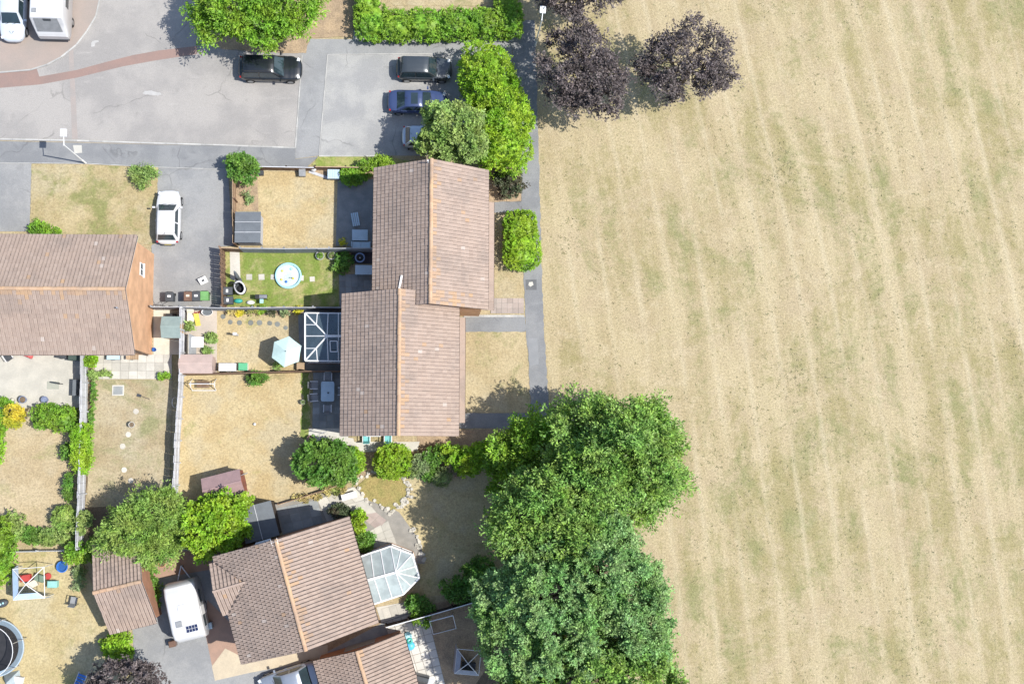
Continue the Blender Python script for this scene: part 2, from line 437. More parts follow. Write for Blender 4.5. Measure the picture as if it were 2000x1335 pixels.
CGLASS2 = M_glass('milky roof glazing', (0.29, 0.335, 0.335), 0.93, 0.3)
PANE = M_glass('window pane', (0.03, 0.045, 0.055), 0.95, 0.03)
REDLENS = M('red lamp lens', (0.35, 0.012, 0.010), (0.30, 0.01, 0.01), 8, 2, 0.15, 0.6)
CLEARLENS = M('clear lamp lens', (0.66, 0.69, 0.72), (0.55, 0.58, 0.6), 8, 2, 0.1, 0.7)
BRICK_O = M_brick('orange brick', (0.60, 0.345, 0.195), (0.54, 0.300, 0.165), (0.53, 0.36, 0.23))
BRICK_R = M_brick('red brown brick', (0.36, 0.165, 0.09), (0.31, 0.14, 0.08), (0.30, 0.21, 0.16))
TILE = M_tile('concrete tile', (0.285, 0.220, 0.183), (0.340, 0.266, 0.222), (0.335, 0.255, 0.207))
TILE_P = M_tile('bleached tile', (0.37, 0.31, 0.27), (0.42, 0.36, 0.32), (0.40, 0.33, 0.28))
TILE_L = M_tile('lichen tile', (0.34, 0.235, 0.165), (0.38, 0.265, 0.18), (0.42, 0.27, 0.145))
RIDGE = M_tile('ridge tile', (0.40, 0.265, 0.175), (0.45, 0.315, 0.215), (0.50, 0.33, 0.18))
DECK = M('roof underlay', (0.075, 0.06, 0.055), (0.065, 0.052, 0.048), 2)
GUTTER = M('gutter plastic', (0.075, 0.055, 0.05), (0.065, 0.05, 0.045), 2, 3, 0.5)
BARK = M('bark', (0.16, 0.125, 0.09), (0.11, 0.085, 0.06), 5, 6, 0.95, 0.1, 0.6, 12)

L_LIME = M_leaf('lime foliage', (0.228, 0.387, 0.023), (0.302, 0.472, 0.042), (0.185, 0.345, 0.019), 0.27)
L_BRIGHT = M_leaf('bright foliage', (0.173, 0.335, 0.027), (0.254, 0.427, 0.049), (0.151, 0.297, 0.027), 0.27)
L_MID = M_leaf('mid foliage', (0.110, 0.245, 0.036), (0.165, 0.310, 0.055), (0.090, 0.210, 0.030), 0.27)
L_TREE = M_leaf('woodland foliage', (0.140, 0.275, 0.055), (0.235, 0.380, 0.090), (0.190, 0.325, 0.055), 0.27, 0.45, 0.6)
L_TREE2 = M_leaf('grey green foliage', (0.165, 0.310, 0.100), (0.265, 0.415, 0.165), (0.175, 0.330, 0.085), 0.27, 0.45, 0.6)
L_OLIVE = M_leaf('olive foliage', (0.225, 0.330, 0.085), (0.310, 0.415, 0.130), (0.190, 0.300, 0.065), 0.27)
L_FERN = M_leaf('fern green conifer', (0.215, 0.335, 0.062), (0.300, 0.420, 0.105), (0.185, 0.315, 0.055), 0.27)
L_PURP = M_leaf('purple foliage', (0.085, 0.068, 0.070), (0.165, 0.140, 0.135), (0.085, 0.070, 0.068), 0.15, 0.45)
L_DARK = M_leaf('dark foliage', (0.060, 0.090, 0.042), (0.100, 0.125, 0.060), (0.11, 0.08, 0.06), 0.25, 0.4)
L_YEL = M_leaf('golden foliage', (0.50, 0.44, 0.035), (0.62, 0.56, 0.06), (0.42, 0.43, 0.04), 0.3, 0.2)
L_PINK = M_leaf('pink flowering foliage', (0.42, 0.28, 0.25), (0.50, 0.36, 0.31), (0.22, 0.25, 0.10), 0.25, 0.25)
L_SAGE = M_leaf('sage foliage', (0.23, 0.31, 0.14), (0.32, 0.39, 0.20), (0.18, 0.27, 0.08), 0.3, 0.3)
L_STRAW = M_leaf('straw foliage', (0.42, 0.34, 0.12), (0.50, 0.43, 0.20), (0.25, 0.28, 0.08), 0.2, 0.3)
L_WEED = M_leaf('weed leaves', (0.235, 0.240, 0.110), (0.31, 0.285, 0.145), None, 0.2, 0.2)

# ------------------------------------------------------------------ vegetation
def np_mesh(name, V, nper, mat):
    n = len(V) // nper
    me = bpy.data.meshes.new(name)
    me.vertices.add(len(V)); me.vertices.foreach_set('co', V.astype(np.float32).ravel())
    me.loops.add(n * nper); me.loops.foreach_set('vertex_index', np.arange(n * nper, dtype=np.int32))
    me.polygons.add(n)
    me.polygons.foreach_set('loop_start', np.arange(0, n * nper, nper, dtype=np.int32))
    me.polygons.foreach_set('loop_total', np.full(n, nper, dtype=np.int32))
    me.update(calc_edges=True)
    me.materials.append(mat)
    return me
def unit(a): return a / (np.linalg.norm(a, axis=1, keepdims=True) + 1e-9)
def leaf_quads(P, D, N, L, W):
    u = unit(D); v = unit(np.cross(N, u)); L = L[:, None]; W = W[:, None]
    bow = unit(np.cross(u, v)) * L * 0.12
    q = np.stack([P - u*L*0.5, P + v*W*0.5 + bow, P + u*L*0.5, P - v*W*0.5 + bow], axis=1)
    return q.reshape(-1, 3)
def superr(d, p): return 1.0 / (np.abs(d) ** p).sum(axis=1) ** (1.0 / p)

def crown_leaves(lobes, twigs, per, tl, leaf, p=2.0, zmin=-0.35, shell=0.7, rough=0.16, flat=0.5, wide=0.6, up=0.25, spread=0.18, clump=None, outw=0.75):
    """leaf sprays gathered in clumps over the shell of each lobe, a sparser layer inside"""
    clump = clump or tl * 1.0
    area = np.array([(l[3]*l[4]*l[5]) ** (2/3.) for l in lobes]); frac = area / area.sum()
    out = []
    for li, (cx, cy, cz, rx, ry, rz) in enumerate(lobes):
        rad = np.maximum(np.array([rx, ry, rz]) - 0.32 * tl, 0.35 * np.array([rx, ry, rz]))
        nt = max(8, int(twigs * frac[li]))
        nc = int(np.clip(7.0 * area[li] / (clump * clump * 0.55), 5, max(5, nt // 2)))
        d = unit(rng.normal(size=(int(nc * 2.6) + 8, 3))); d = d[d[:, 2] > zmin][:nc]; nc = len(d)
        ph = rng.uniform(0, 6.28, (6, 3)); fr = rng.uniform(2, 6.5, (6, 3))
        bumps = np.zeros(nc)
        for a, f in zip(ph, fr): bumps += np.sin((d * f + a).sum(axis=1)) / 6 * 2.0
        lay = np.where(rng.random(nc) < 0.72, rng.uniform(0.5*(1+shell), 1.0, nc), rng.uniform(shell - 0.2, 0.5*(1+shell), nc))
        lay = np.where(rng.random(nc) < 0.10 * (rough > 0.15), lay * rng.uniform(1.05, 1.28, nc), lay)
        C = np.array([cx, cy, cz]) + d * (superr(d, p) * (1 + rough * bumps) * lay)[:, None] * rad
        keep = np.ones(nc, bool)
        for lj, l2 in enumerate(lobes):
            if lj == li: continue
            q = (C - np.array(l2[:3])) / np.array(l2[3:6])
            keep &= (np.abs(q) ** p).sum(axis=1) > 0.45
        C, d = C[keep], d[keep]; nc = len(C)
        if nc == 0: continue
        k = max(2, int(nt / nc))
        size = rng.uniform(0.6, 1.3, nc)
        O = np.repeat(C, k, axis=0); dd = np.repeat(d, k, axis=0); sz = np.repeat(size, k); n = len(O)
        td = unit(dd * np.array([1, 1, 0.8]) * outw + unit(rng.normal(size=(n, 3))) * 0.95 + np.array([0, 0, up]))
        O = O + rng.normal(size=(n, 3)) * (clump * 0.10) * sz[:, None]
        ln = tl * rng.uniform(0.35, 1.15, n) * sz
        t = rng.random((n, per)) ** 0.75
        side = unit(np.cross(td, np.array([0, 0, 1.0]) + rng.normal(size=(n, 3)) * 0.25))
        lat = rng.normal(size=(n, per)) * spread * (0.4 + 0.8 * (1 - t))
        Pp = O[:, None, :] + td[:, None, :] * (t * ln[:, None])[..., None] + side[:, None, :] * (lat * ln[:, None] * 2.2)[..., None] \
            + rng.normal(size=(n, per, 3)) * (0.04 * tl + 0.01)
        Ld = td[:, None, :] + side[:, None, :] * (np.sign(lat) * 0.8)[..., None] + rng.normal(size=(n, per, 3)) * 0.3
        Nn = np.array([0.18, -0.03, 0.85]) + td[:, None, :] * flat * 0.8 + rng.normal(size=(n, per, 3)) * 0.30
        m = n * per
        L = leaf * rng.uniform(0.65, 1.35, m)
        out.append(leaf_quads(Pp.reshape(-1, 3), Ld.reshape(-1, 3), unit(Nn.reshape(-1, 3)), L, L * wide))
    return np.concatenate(out)

def core_mesh(name, lobes, p, k, mat):
    mb = MB()
    for (cx, cy, cz, rx, ry, rz) in lobes:
        nu, nv = 14, 8
        vs = []
        for j in range(nv + 1):
            th = PI * j / nv
            for i in range(nu):
                a = 2 * PI * i / nu
                d = np.array([[math.sin(th)*math.cos(a), math.sin(th)*math.sin(a), math.cos(th)]])
                r = superr(d, p)[0] * k * R.uniform(0.9, 1.05)
                vs.append((cx + d[0, 0]*r*rx, cy + d[0, 1]*r*ry, max(0.03, cz + d[0, 2]*r*rz)))
        fs = [(j*nu+i, (j+1)*nu+i, (j+1)*nu+(i+1) % nu, j*nu+(i+1) % nu) for j in range(nv) for i in range(nu)]
        mb.add(vs, fs)
    return mb.mesh(name, mat)

def plant(name, label, cat, lobes_px, mat, twigs, per=10, tl=0.5, leaf=0.13, p=2.0, tree=False, core=0.0, group=None, base=None, **kw):
    """lobes_px: (px, py, height of middle, rx px, ry px, rz m)"""
    ws = []
    for (px, py, z, rx, ry, rz) in lobes_px:
        g = G(px, py, z); k = (CAMH - z) / CAMH / PXM
        ws.append((g.x, g.y, z, rx * k, ry * k, rz))
    if base: b = G(*base)
    else:
        a = sum(l[3]*l[4] for l in ws)
        b = Vector((sum(l[0]*l[3]*l[4] for l in ws)/a, sum(l[1]*l[3]*l[4] for l in ws)/a, 0))
    root = thing(name, label, cat, b, 0, group)
    loc = [(l[0]-b.x, l[1]-b.y, l[2], l[3], l[4], l[5]) for l in ws]
    if core: kw.setdefault('clump', 0.20)
    leaf *= 1.12 if tree else 0.95 if core else 1.1
    per = int(per * (1.5 if tree else 1.2))
    V = crown_leaves(loc, twigs, per, tl, leaf, p, **kw)
    lo = V[:, 2].reshape(-1, 4).min(axis=1) > 0.012
    V = V.reshape(-1, 4, 3)[lo].reshape(-1, 3)
    obj('crown' if tree else 'foliage', np_mesh('leaves', V, 4, mat), root)
    if not core and not tree and min(l[3] for l in loc) > 0.25: core = 0.55
    for l in (loc if core else []): obj('light_blocking_core', core_mesh('light blocking core', [l], p, core * 0.86, mat), root)  # solid core added inside the leaves to block light and fill gaps
    mb = MB()
    zt = max(l[2] for l in loc)
    r0 = 0.045 * zt + 0.02 if tree else 0.03
    fork = Vector((0, 0, zt * 0.45))
    mb.tube((0, 0, 0), fork, r0, r0 * 0.75, 9)
    for l in loc:
        c = Vector(l[:3])
        nb = 7 if tree else 3
        hub = fork.lerp(c, 0.55)
        mb.tube(fork, hub, r0 * 0.6, r0 * 0.4, 6)
        for i in range(nb):
            a = 2 * PI * (i + R.random()) / nb
            e = c + Vector((math.cos(a)*l[3]*0.72, math.sin(a)*l[4]*0.72, l[5] * R.uniform(-0.1, 0.6)))
            e.z = max(e.z, 0.06)
            mid = hub.lerp(e, 0.5) + Vector((0, 0, 0.12 * l[5]))
            mb.tube(hub, mid, r0 * 0.36, r0 * 0.22, 5); mb.tube(mid, e, r0 * 0.22, r0 * 0.05, 5)
    part('trunk' if tree else 'stem', mb, BARK, root, True)
    return root

# ------------------------------------------------------------------ tiled gable roofs
def tile_mb(tw, tl, g=0.011, roll=0.008):
    h0, h1 = 0.006, 0.066
    us = [(g, 0), (0.05, roll), (0.10, roll), (0.14, 0.0), (tw - g, 0.0)]
    vs = [(u, 0.0, h0 + b) for u, b in us] + [(u, tl, h1 + b) for u, b in us] + [(u, tl, h1 - 0.062) for u, b in us]
    n = len(us)
    fs = [(i, n+i, n+i+1, i+1)[::-1] for i in range(n-1)] + [(n+i, 2*n+i, 2*n+i+1, n+i+1)[::-1] for i in range(n-1)]
    fs = [f[::-1] for f in fs]
    fs += [(0, 2*n, n), (n-1, 2*n-1, 3*n-1)]
    # upper side must face +normal: check below
    return vs, [tuple(reversed(f)) for f in fs]
TW, TL, TEXP = 0.25, 0.41, 0.335
TV, TF = tile_mb(TW, TL)
TVD, _ = tile_mb(TW, TL, 0.024, 0.020)
TVA = {'': np.array(TV), 'd': np.array(TVD)}
def tile_mesh(mat, deep=False):
    me = bpy.data.meshes.new('roof tile'); me.from_pydata(TVD if deep else TV, [], TF); me.update(); me.materials.append(mat)
    return me
TM = {k + d: tile_mesh(m, d == 'd') for k, m in (('n', TILE), ('l', TILE_L), ('p', TILE_P)) for d in ('', 'd')}
def ridge_mesh(mat):
    mb = MB(); n = 6; L = 0.44
    vs = []
    for y, r in ((0, 0.135), (L, 0.125)):
        for i in range(n + 1):
            a = PI * i / n
            vs.append((r*math.cos(a), y, r*math.sin(a)*0.8 - 0.02))
    mb.add(vs, [(i, i+1, n+2+i, n+1+i) for i in range(n)] + [tuple(range(n, -1, -1)), tuple(range(n+1, 2*n+2))])
    return mb.mesh('ridge tile', mat)
RM = ridge_mesh(RIDGE)

def tile_slots(s, W2, L, zr, rise, stagger):
    sl = math.hypot(W2, rise); c, sn = W2 / sl, rise / sl
    ev = Vector((s*c, 0, -sn)); en = Vector((s*sn, 0, c)); eu = ev.cross(en)
    O = Vector((0, -eu.y * L / 2, zr))
    nc = max(1, int(round((sl - 0.04) / TEXP))); ex = (sl - 0.02) / nc
    nu = int(round(L / TW)); tw = L / nu
    out = []
    def put(i, j, u, k):
        q = O + eu * u + ev * (i * ex)
        jr = R.gauss(0, 0.012); jz = R.gauss(0, 0.004)
        m = Matrix((eu * (tw / TW * k), ev * (ex / TEXP), en)).transposed().to_4x4()
        m.translation = q + en * jz
        out.append((i, j, nc, m @ Matrix.Rotation(jr, 4, 'Z')))
    for i in range(nc):
        if stagger and i % 2:
            put(i, 0, 0.0, 0.5); put(i, nu - 1, L - tw / 2, 0.5)
            for j in range(nu - 1): put(i, j, j * tw + tw / 2, 1.0)
        else:
            for j in range(nu): put(i, j, j * tw, 1.0)
    return out
def tiled_roof(roof, W, L, zr, rise, sides=(1, -1), stagger=False, nsep=300, lich=0.5, ridge=True, y0=0.0, frame=None, deep='', endl=0.0):
    """tiles nearest the ridge are single pieces, the rest one stuff mesh; frame places a side roof"""
    fr = frame or Matrix.Translation((0, y0, 0))
    sl = []
    for s in sides: sl += [(k, s) for k in tile_slots(s, W/2, L, zr, rise, stagger and s < 0)]
    sl.sort(key=lambda a: a[0][0])
    rest = {'n': [], 'l': [], 'p': []}
    for q, ((i, j, nc, m), s) in enumerate(sl):
        pl = lich * (0.9 if i == 0 else 0.25 if i == 1 else 0.015) if s > 0 else lich * 0.012
        pl *= 0.35 + 1.1 * abs(math.sin(j * 0.21 + nc))
        nj = round(L / TW)
        if endl and s > 0 and i < 8 and j > nj - 5: pl = endl * (1 - i / 9)
        key = 'p' if R.random() < 0.005 else 'l' if R.random() < pl else 'n'
        if R.random() < 0.02: m = m @ Matrix.Translation((0, R.uniform(0.02, 0.07), 0)) @ Matrix.Rotation(R.gauss(0, 0.05), 4, 'Z')
        m = fr @ m
        if q < nsep: obj('tile', TM[key + deep], roof, m)
        else: rest[key].append(m)
    mats = [TILE, TILE_L, TILE_P]; Vs, Fs, Mi = [], [], []
    for mi, key in enumerate(('n', 'l', 'p')):
        for m in rest[key]:
            a = np.array(m)[:3]
            k = len(Vs) * len(TV)
            Vs.append(TVA[deep] @ a[:, :3].T + a[:, 3]); Fs += [tuple(x + k for x in f) for f in TF]; Mi += [mi] * len(TF)
    if Vs:
        me = bpy.data.meshes.new('roof tiles'); me.from_pydata(np.concatenate(Vs).tolist(), [], Fs); me.update()
        for x in mats: me.materials.append(x)
        me.polygons.foreach_set('material_index', np.array(Mi, dtype=np.int32))
        o = obj('tile_field', me, roof); o['kind'] = 'stuff'
    if ridge:
        n = int(L / 0.43)
        for i in range(n):
            m = fr @ Matrix.Translation((R.gauss(0, 0.006), -L/2 + i * L / n, zr + 0.045 + R.gauss(0, 0.004)))
            obj('ridge_tile', RM, roof, m)

def roof_deck(W, L, zr, rise, th=0.12):
    W2 = W / 2; mb = MB()
    y0, y1 = -L/2, L/2
    vs = []
    for y in (y0, y1):
        vs += [(-W2, y, zr-rise), (0, y, zr), (W2, y, zr-rise), (W2, y, zr-rise-th), (0, y, zr-th), (-W2, y, zr-rise-th)]
    mb.add(vs, [(0, 1, 7, 6), (1, 2, 8, 7), (2, 3, 9, 8), (3, 4, 10, 9), (4, 5, 11, 10), (5, 0, 6, 11),
                (0, 5, 4, 1), (1, 4, 3, 2), (6, 7, 10, 11), (7, 8, 9, 10)])
    return mb
def gable_walls(W, L, eave, zr, rise, ix, iy):
    x, y = W/2 - ix, L/2 - iy
    ze = zr - rise * (x / (W/2)) - 0.13; zt = zr - 0.13
    vs = []
    for yy in (-y, y): vs += [(-x, yy, 0), (x, yy, 0), (x, yy, ze), (0, yy, zt), (-x, yy, ze)]
    return MB().add(vs, [(0, 1, 2, 3, 4), (9, 8, 7, 6, 5), (1, 6, 7, 2), (2, 7, 8, 3), (3, 8, 9, 4), (4, 9, 5, 0), (0, 5, 6, 1)])
def corners_frame(px4, z):
    A, B, C, D = [G(x, y, z) for x, y in px4]      # A,B one gable end, C,D the other (B next to C)
    o = (A + B + C + D) / 4; ax = ((A + B) - (C + D)); L = ax.length / 2; ax.normalize()
    W = ((B - A).length + (C - D).length) / 2
    return Vector((o.x, o.y, 0)), math.atan2(ax.y, ax.x) - PI/2, W, L
def window(root, x, y, z, wd, h, face, mat=None):
    """face: +x -x +y -y outward side of the wall at (x,y)"""
    rz = {'+y': PI, '-y': 0, '+x': PI/2, '-x': -PI/2}[face]
    m4 = T3(x, y, z, rz)
    f = MB(); t = 0.07
    f.box(-wd/2, wd/2, -0.05, 0.03, 0, t, m4).box(-wd/2, wd/2, -0.05, 0.03, h-t, h, m4)
    f.box(-wd/2, -wd/2+t, -0.05, 0.03, t, h-t, m4).box(wd/2-t, wd/2, -0.05, 0.03, t, h-t, m4).box(-t/2, t/2, -0.045, 0.03, t, h-t, m4)
    f.box(-wd/2-0.05, wd/2+0.05, -0.12, 0.02, -0.05, 0.0, m4)
    wo = part('window', f, WHITE, root)
    for s in (-1, 1):
        a, b = sorted((s * t/2, s * (wd/2 - t)))
        part('pane', MB().box(a, b, -0.03, -0.015, t, h-t, m4), PANE, wo)
def door(root, x, y, wd, h, face, mat):
    rz = {'+y': PI, '-y': 0, '+x': PI/2, '-x': -PI/2}[face]
    m4 = T3(x, y, 0.05, rz)
    d = part('door', MB().box(-wd/2, wd/2, -0.05, 0.03, 0, h, m4), mat, root)
    f = MB().box(-wd/2-0.07, -wd/2, -0.07, 0.03, 0, h+0.07, m4).box(wd/2, wd/2+0.07, -0.07, 0.03, 0, h+0.07, m4).box(-wd/2, wd/2, -0.07, 0.03, h, h+0.07, m4)
    part('frame', f, WHITE, d)
    part('handle', MB().tube(m4 @ Vector((wd*0.38, -0.09, 1.0)), m4 @ Vector((wd*0.38, -0.09, 1.15)), 0.015).tube(m4 @ Vector((wd*0.38, -0.09, 1.07)), m4 @ Vector((wd*0.38, -0.04, 1.07)), 0.01), METAL, d)

def house(name, label, px4, eave, rise, wallmat, cat='house', stagger=False, lich=0.5, ix=0.35, iy=0.14, gutters=True, nsep=300, deep='', endl=0.0):
    o, rz, W, L = corners_frame(px4, eave)
    root = thing(name, label, cat, o, rz)
    zr = eave + rise
    part('wall', gable_walls(W, L, eave, zr, rise, ix, iy), wallmat, root)
    roof = part('roof', roof_deck(W, L, zr, rise), DECK, root)
    tiled_roof(roof, W, L, zr, rise, stagger=stagger, lich=lich, nsep=nsep, deep=deep, endl=endl)
    if gutters:
        for s in (1, -1):
            mb = MB(); x = s * (W/2 + 0.05); z = eave - 0.10
            mb.box(x-0.055, x+0.055, -L/2+0.05, L/2-0.05, z-0.05, z-0.035).box(x-0.06, x-0.05, -L/2+0.05, L/2-0.05, z-0.05, z+0.03).box(x+0.05, x+0.06, -L/2+0.05, L/2-0.05, z-0.05, z+0.03)
            part('gutter', mb, GUTTER, root)
            for e in (1, -1):
                xx = s*(W/2 - ix + 0.05); yy = e*(L/2 - iy - 0.25)
                part('downpipe', MB().tube((xx, yy, 0.02), (xx, yy, eave-0.45), 0.035).tube((xx, yy, eave-0.45), (x, yy, z-0.04), 0.035), GUTTER, root)
    # barge boards
    for e in (1, -1):
        mb = MB()
        for s in (1, -1):
            mb.bar((0, e*(L/2-0.03), zr-0.12), (s*W/2, e*(L/2-0.03), zr-rise-0.12), 0.03, 0.18, up=(0, 0, 1))
        part('barge_board', mb, WOODT if e < 0 else WHITE, root)
    return root, W, L, zr
# ------------------------------------------------------------------ ground, roads, paths
me = MB().add([(-700, -700, 0), (700, -700, 0), (700, 700, 0), (-700, 700, 0)], [(0, 1, 2, 3)]).mesh('field', M_field())
fo = obj('field', me); fo['kind'] = 'structure'

sheet('road', [(-160, -260), (440, -260), (440, -40), (600, 70), (600, 108), (590, 108), (577, 289), (-160, 270)], 0.010, ASPH)
sheet('road', [(590, 76), (1000, 80), (1000, 107), (640, 107), (625, 304), (577, 310), (577, 289), (590, 108)], 0.012, M_tar('paler footway tarmac', (0.262, 0.266, 0.268), (0.225, 0.230, 0.235), 0.3, 0.4))
sheet('car_park', [(640, 107), (1000, 107), (1000, 304), (625, 304)], 0.014, ASPH2)
sheet('footway', [(-160, 272), (577, 289), (577, 311), (622, 306), (600, 326), (440, 330), (310, 327), (170, 320), (-160, 318)], 0.065, FOOT)
sheet('footpath', [(1000, 78), (1046, 90), (1049, 180), (1051, 260), (1054, 380), (1058, 520), (1063, 650), (1070, 760), (1080, 870), (1045, 875),
                   (1036, 790), (1032, 700), (1026, 640), (1022, 500), (1018, 350), (1012, 200), (1000, 108)], 0.02, FOOT, 0.05, 0.3)
sheet('footpath', [(1008, 40), (1044, 40), (1046, 92), (1000, 82)], 0.016, FOOT, 0.03)
sheet('block_drive', [(-160, -260), (205, -260), (197, -60), (195, 0), (188, 32), (170, 62), (150, 88), (120, 112), (92, 127), (60, 137), (0, 142), (-160, 148)], 0.06, PINKPAVE)
sheet('red_band', [(-160, 150), (0, 143), (72, 135), (77, 150), (150, 137), (205, 122), (260, 108), (310, 99), (385, 90), (385, 106), (300, 119), (240, 130), (150, 152), (80, 165), (0, 172), (-160, 176)], 0.014, REDTAR)
sheet('red_band', [(134, 92), (143, 93), (152, 272), (141, 272)], 0.0125, M('faded red tarmac', (0.30, 0.262, 0.240), (0.27, 0.25, 0.235), 0.8, 6, 0.92))
sheet('road_patch', [(279, 183), (283, 178), (296, 177), (304, 180), (312, 181), (316, 185), (308, 187), (284, 185)], 0.016, M('white road patch', (0.39, 0.385, 0.375), (0.34, 0.335, 0.325), 3), 0.02, 0.1)
sheet('road_patch', [(178, 85), (181, 80), (192, 79), (193, 82), (186, 84), (185, 91), (178, 92)], 0.016, MATS['white road patch'], 0.015, 0.1)
sheet('utility_cover', [(143, 284), (160, 284), (161, 299), (146, 300)], 0.070, CONC)
sheet('earth_verge', [(400, -40), (690, -40), (690, 72), (605, 74), (598, 104), (560, 104), (430, 96), (400, 60)], 0.055, EARTH, 0.06, 0.3)
sheet('lawn', [(738, -60), (972, -60), (966, 12), (745, 12)], 0.03, LAWN_TAN, 0.05)
sheet('footway', [(690, 60), (1004, 60), (1004, 80), (690, 76)], 0.05, M('footway slabs', (0.33, 0.33, 0.32), (0.29, 0.29, 0.285), 0.7))
sheet('grass_verge', [(622, 305), (760, 305), (820, 320), (750, 330), (735, 326), (608, 324)], 0.05, VERGE, 0.04, 0.2)
# access drives
sheet('driveway', [(-160, 318), (62, 319), (58, 452), (-160, 452)], 0.035, DRIVE)
sheet('driveway', [(309, 327), (445, 330), (456, 480), (432, 482), (436, 600), (300, 600), (296, 480), (303, 470)], 0.035, DRIVE)
sheet('lawn', [(62, 320), (309, 327), (303, 476), (270, 478), (58, 478)], 0.05, LAWN_MIX, 0.03, 0.2)
# garden behind the upper half of the terrace
sheet('lawn', [(502, 334), (660, 340), (658, 478), (505, 480)], 0.04, LAWN_GOLD, 0.02, 0.25)
sheet('planting_bed', [(460, 336), (503, 334), (505, 412), (460, 412)], 0.05, EARTH, 0.02)
sheet('patio', [(660, 336), (748, 330), (748, 482), (656, 480)], 0.045, SLABG)
sheet('planting_bed', [(600, 326), (745, 326), (745, 350), (660, 350), (640, 344), (600, 336)], 0.052, EARTH, 0.02)
# green lawn with the pool
sheet('lawn', [(472, 490), (660, 492), (662, 598), (440, 598), (440, 490)], 0.04, LAWN_GREEN, 0.0)
sheet('path', [(449, 490), (468, 490), (470, 552), (450, 545)], 0.05, CONC)
# garden of the parasol
sheet('lawn', [(424, 604), (586, 604), (600, 722), (424, 726)], 0.04, LAWN_GOLD, 0.0)
sheet('patio', [(356, 600), (424, 604), (424, 728), (356, 728)], 0.045, M('pinkish patio', (0.43, 0.375, 0.315), (0.37, 0.325, 0.28), 1.0, 6, 0.9))
sheet('planting_bed', [(430, 601), (600, 601), (590, 614), (520, 616), (440, 612)], 0.055, EARTH, 0.03, 0.2)
sheet('patio', [(582, 604), (680, 604), (680, 724), (594, 724), (584, 660)], 0.048, SLABG)
# big dry lawn with the long pale fence
sheet('lawn', [(352, 728), (606, 724), (606, 850), (640, 880), (700, 925), (560, 970), (480, 990), (345, 985)], 0.035, LAWN_GOLD, 0.0)
sheet('patio', [(604, 836), (680, 836), (680, 862), (820, 862), (815, 880), (640, 884), (602, 860)], 0.042, CONC, 0.02)
sheet('lawn', [(588, 730), (604, 728), (604, 845), (596, 858), (582, 850), (592, 800)], 0.039, LAWN_GREEN, 0.16, 0.3)
sheet('lawn', [(470, 733), (560, 731), (556, 740), (480, 744)], 0.039, LAWN_MIX, 0.15, 0.3)
# left house: back gardens
sheet('patio', [(-160, 680), (158, 680), (158, 795), (100, 800), (60, 796), (0, 800), (-160, 800)], 0.045, M('pale gravel patio', (0.45, 0.435, 0.385), (0.385, 0.375, 0.335), 1.2, 7, 0.92, 0.2, 0.3, 25))
sheet('lawn', [(178, 740), (338, 742), (330, 985), (170, 990)], 0.035, LAWN_GREY, 0.0)
sheet('lawn', [(-160, 800), (150, 796), (150, 1062), (-160, 1068)], 0.03, LAWN_PINK, 0.0)
sheet('lawn', [(-160, 1074), (150, 1074), (200, 1180), (262, 1300), (230, 1420), (-160, 1420)], 0.035, LAWN_OLD, 0.0)
sheet('path', [(300, 598), (356, 598), (356, 692), (335, 692), (300, 692)], 0.04, M('rough pale patio', (0.52, 0.50, 0.42), (0.44, 0.42, 0.35), 1.3, 7, 0.92), 0.0)
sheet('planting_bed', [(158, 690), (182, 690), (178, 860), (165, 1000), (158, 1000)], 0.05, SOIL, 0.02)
# front of the terrace
sheet('lawn', [(958, 500), (1022, 520), (1022, 580), (958, 580)], 0.035, LAWN_TAN, 0.03)
sheet('lawn', [(898, 648), (1027, 648), (1034, 790), (1036, 806), (898, 806)], 0.035, LAWN_TAN, 0.03)
sheet('footpath', [(952, 395), (1018, 393), (1019, 414), (952, 416)], 0.03, FOOT, 0.02)
sheet('planting_bed', [(945, 330), (1018, 330), (1018, 394), (945, 394)], 0.03, EARTH, 0.02)
sheet('footpath', [(898, 619), (1026, 619), (1026, 648), (898, 648)], 0.028, FOOT, 0.02)
sheet('footpath', [(898, 806), (1040, 806), (1042, 836), (898, 836)], 0.028, FOOT, 0.02)
sheet('planting_bed', [(815, 838), (960, 838), (1040, 862), (960, 905), (830, 915), (700, 930), (690, 880), (815, 872)], 0.022, EARTH, 0.03)
# bottom house
sheet('lawn', [(790, 930), (980, 900), (990, 1150), (820, 1165), (820, 1060), (800, 1030), (760, 1000)], 0.03, LAWN_OLD, 0.0)
sheet('patio_bed', [(530, 985), (690, 950), (780, 1000), (820, 1055), (830, 1100), (700, 1100), (560, 1060)], 0.035, MORTAR)
sheet('driveway', [(300, 1060), (420, 1080), (480, 1290), (640, 1280), (660, 1420), (330, 1420), (262, 1290), (258, 1210), (300, 1190)], 0.03, DRIVE)
sheet('patio', [(300, 1075), (405, 1075), (420, 1110), (300, 1130)], 0.036, M('red brick path', (0.33, 0.215, 0.16), (0.28, 0.19, 0.145), 1.5, 6, 0.9))
sheet('patio', [(405, 1170), (455, 1220), (478, 1292), (420, 1325), (400, 1230)], 0.038, MATS['red brick path'])
sheet('path', [(440, 1265), (480, 1285), (640, 1258), (640, 1285), (490, 1312), (420, 1328), (414, 1300)], 0.042, M('sandstone path', (0.47, 0.40, 0.29), (0.41, 0.35, 0.26), 1.5, 6, 0.9))
sheet('yard', [(590, 1270), (760, 1190), (930, 1165), (960, 1290), (870, 1420), (640, 1420)], 0.026, EARTH)
sheet('path', [(600, 1292), (742, 1218), (800, 1192), (812, 1225), (790, 1238), (640, 1300)], 0.030, SLABG)
sheet('path', [(735, 1185), (790, 1175), (800, 1195), (745, 1215)], 0.034, CONC)
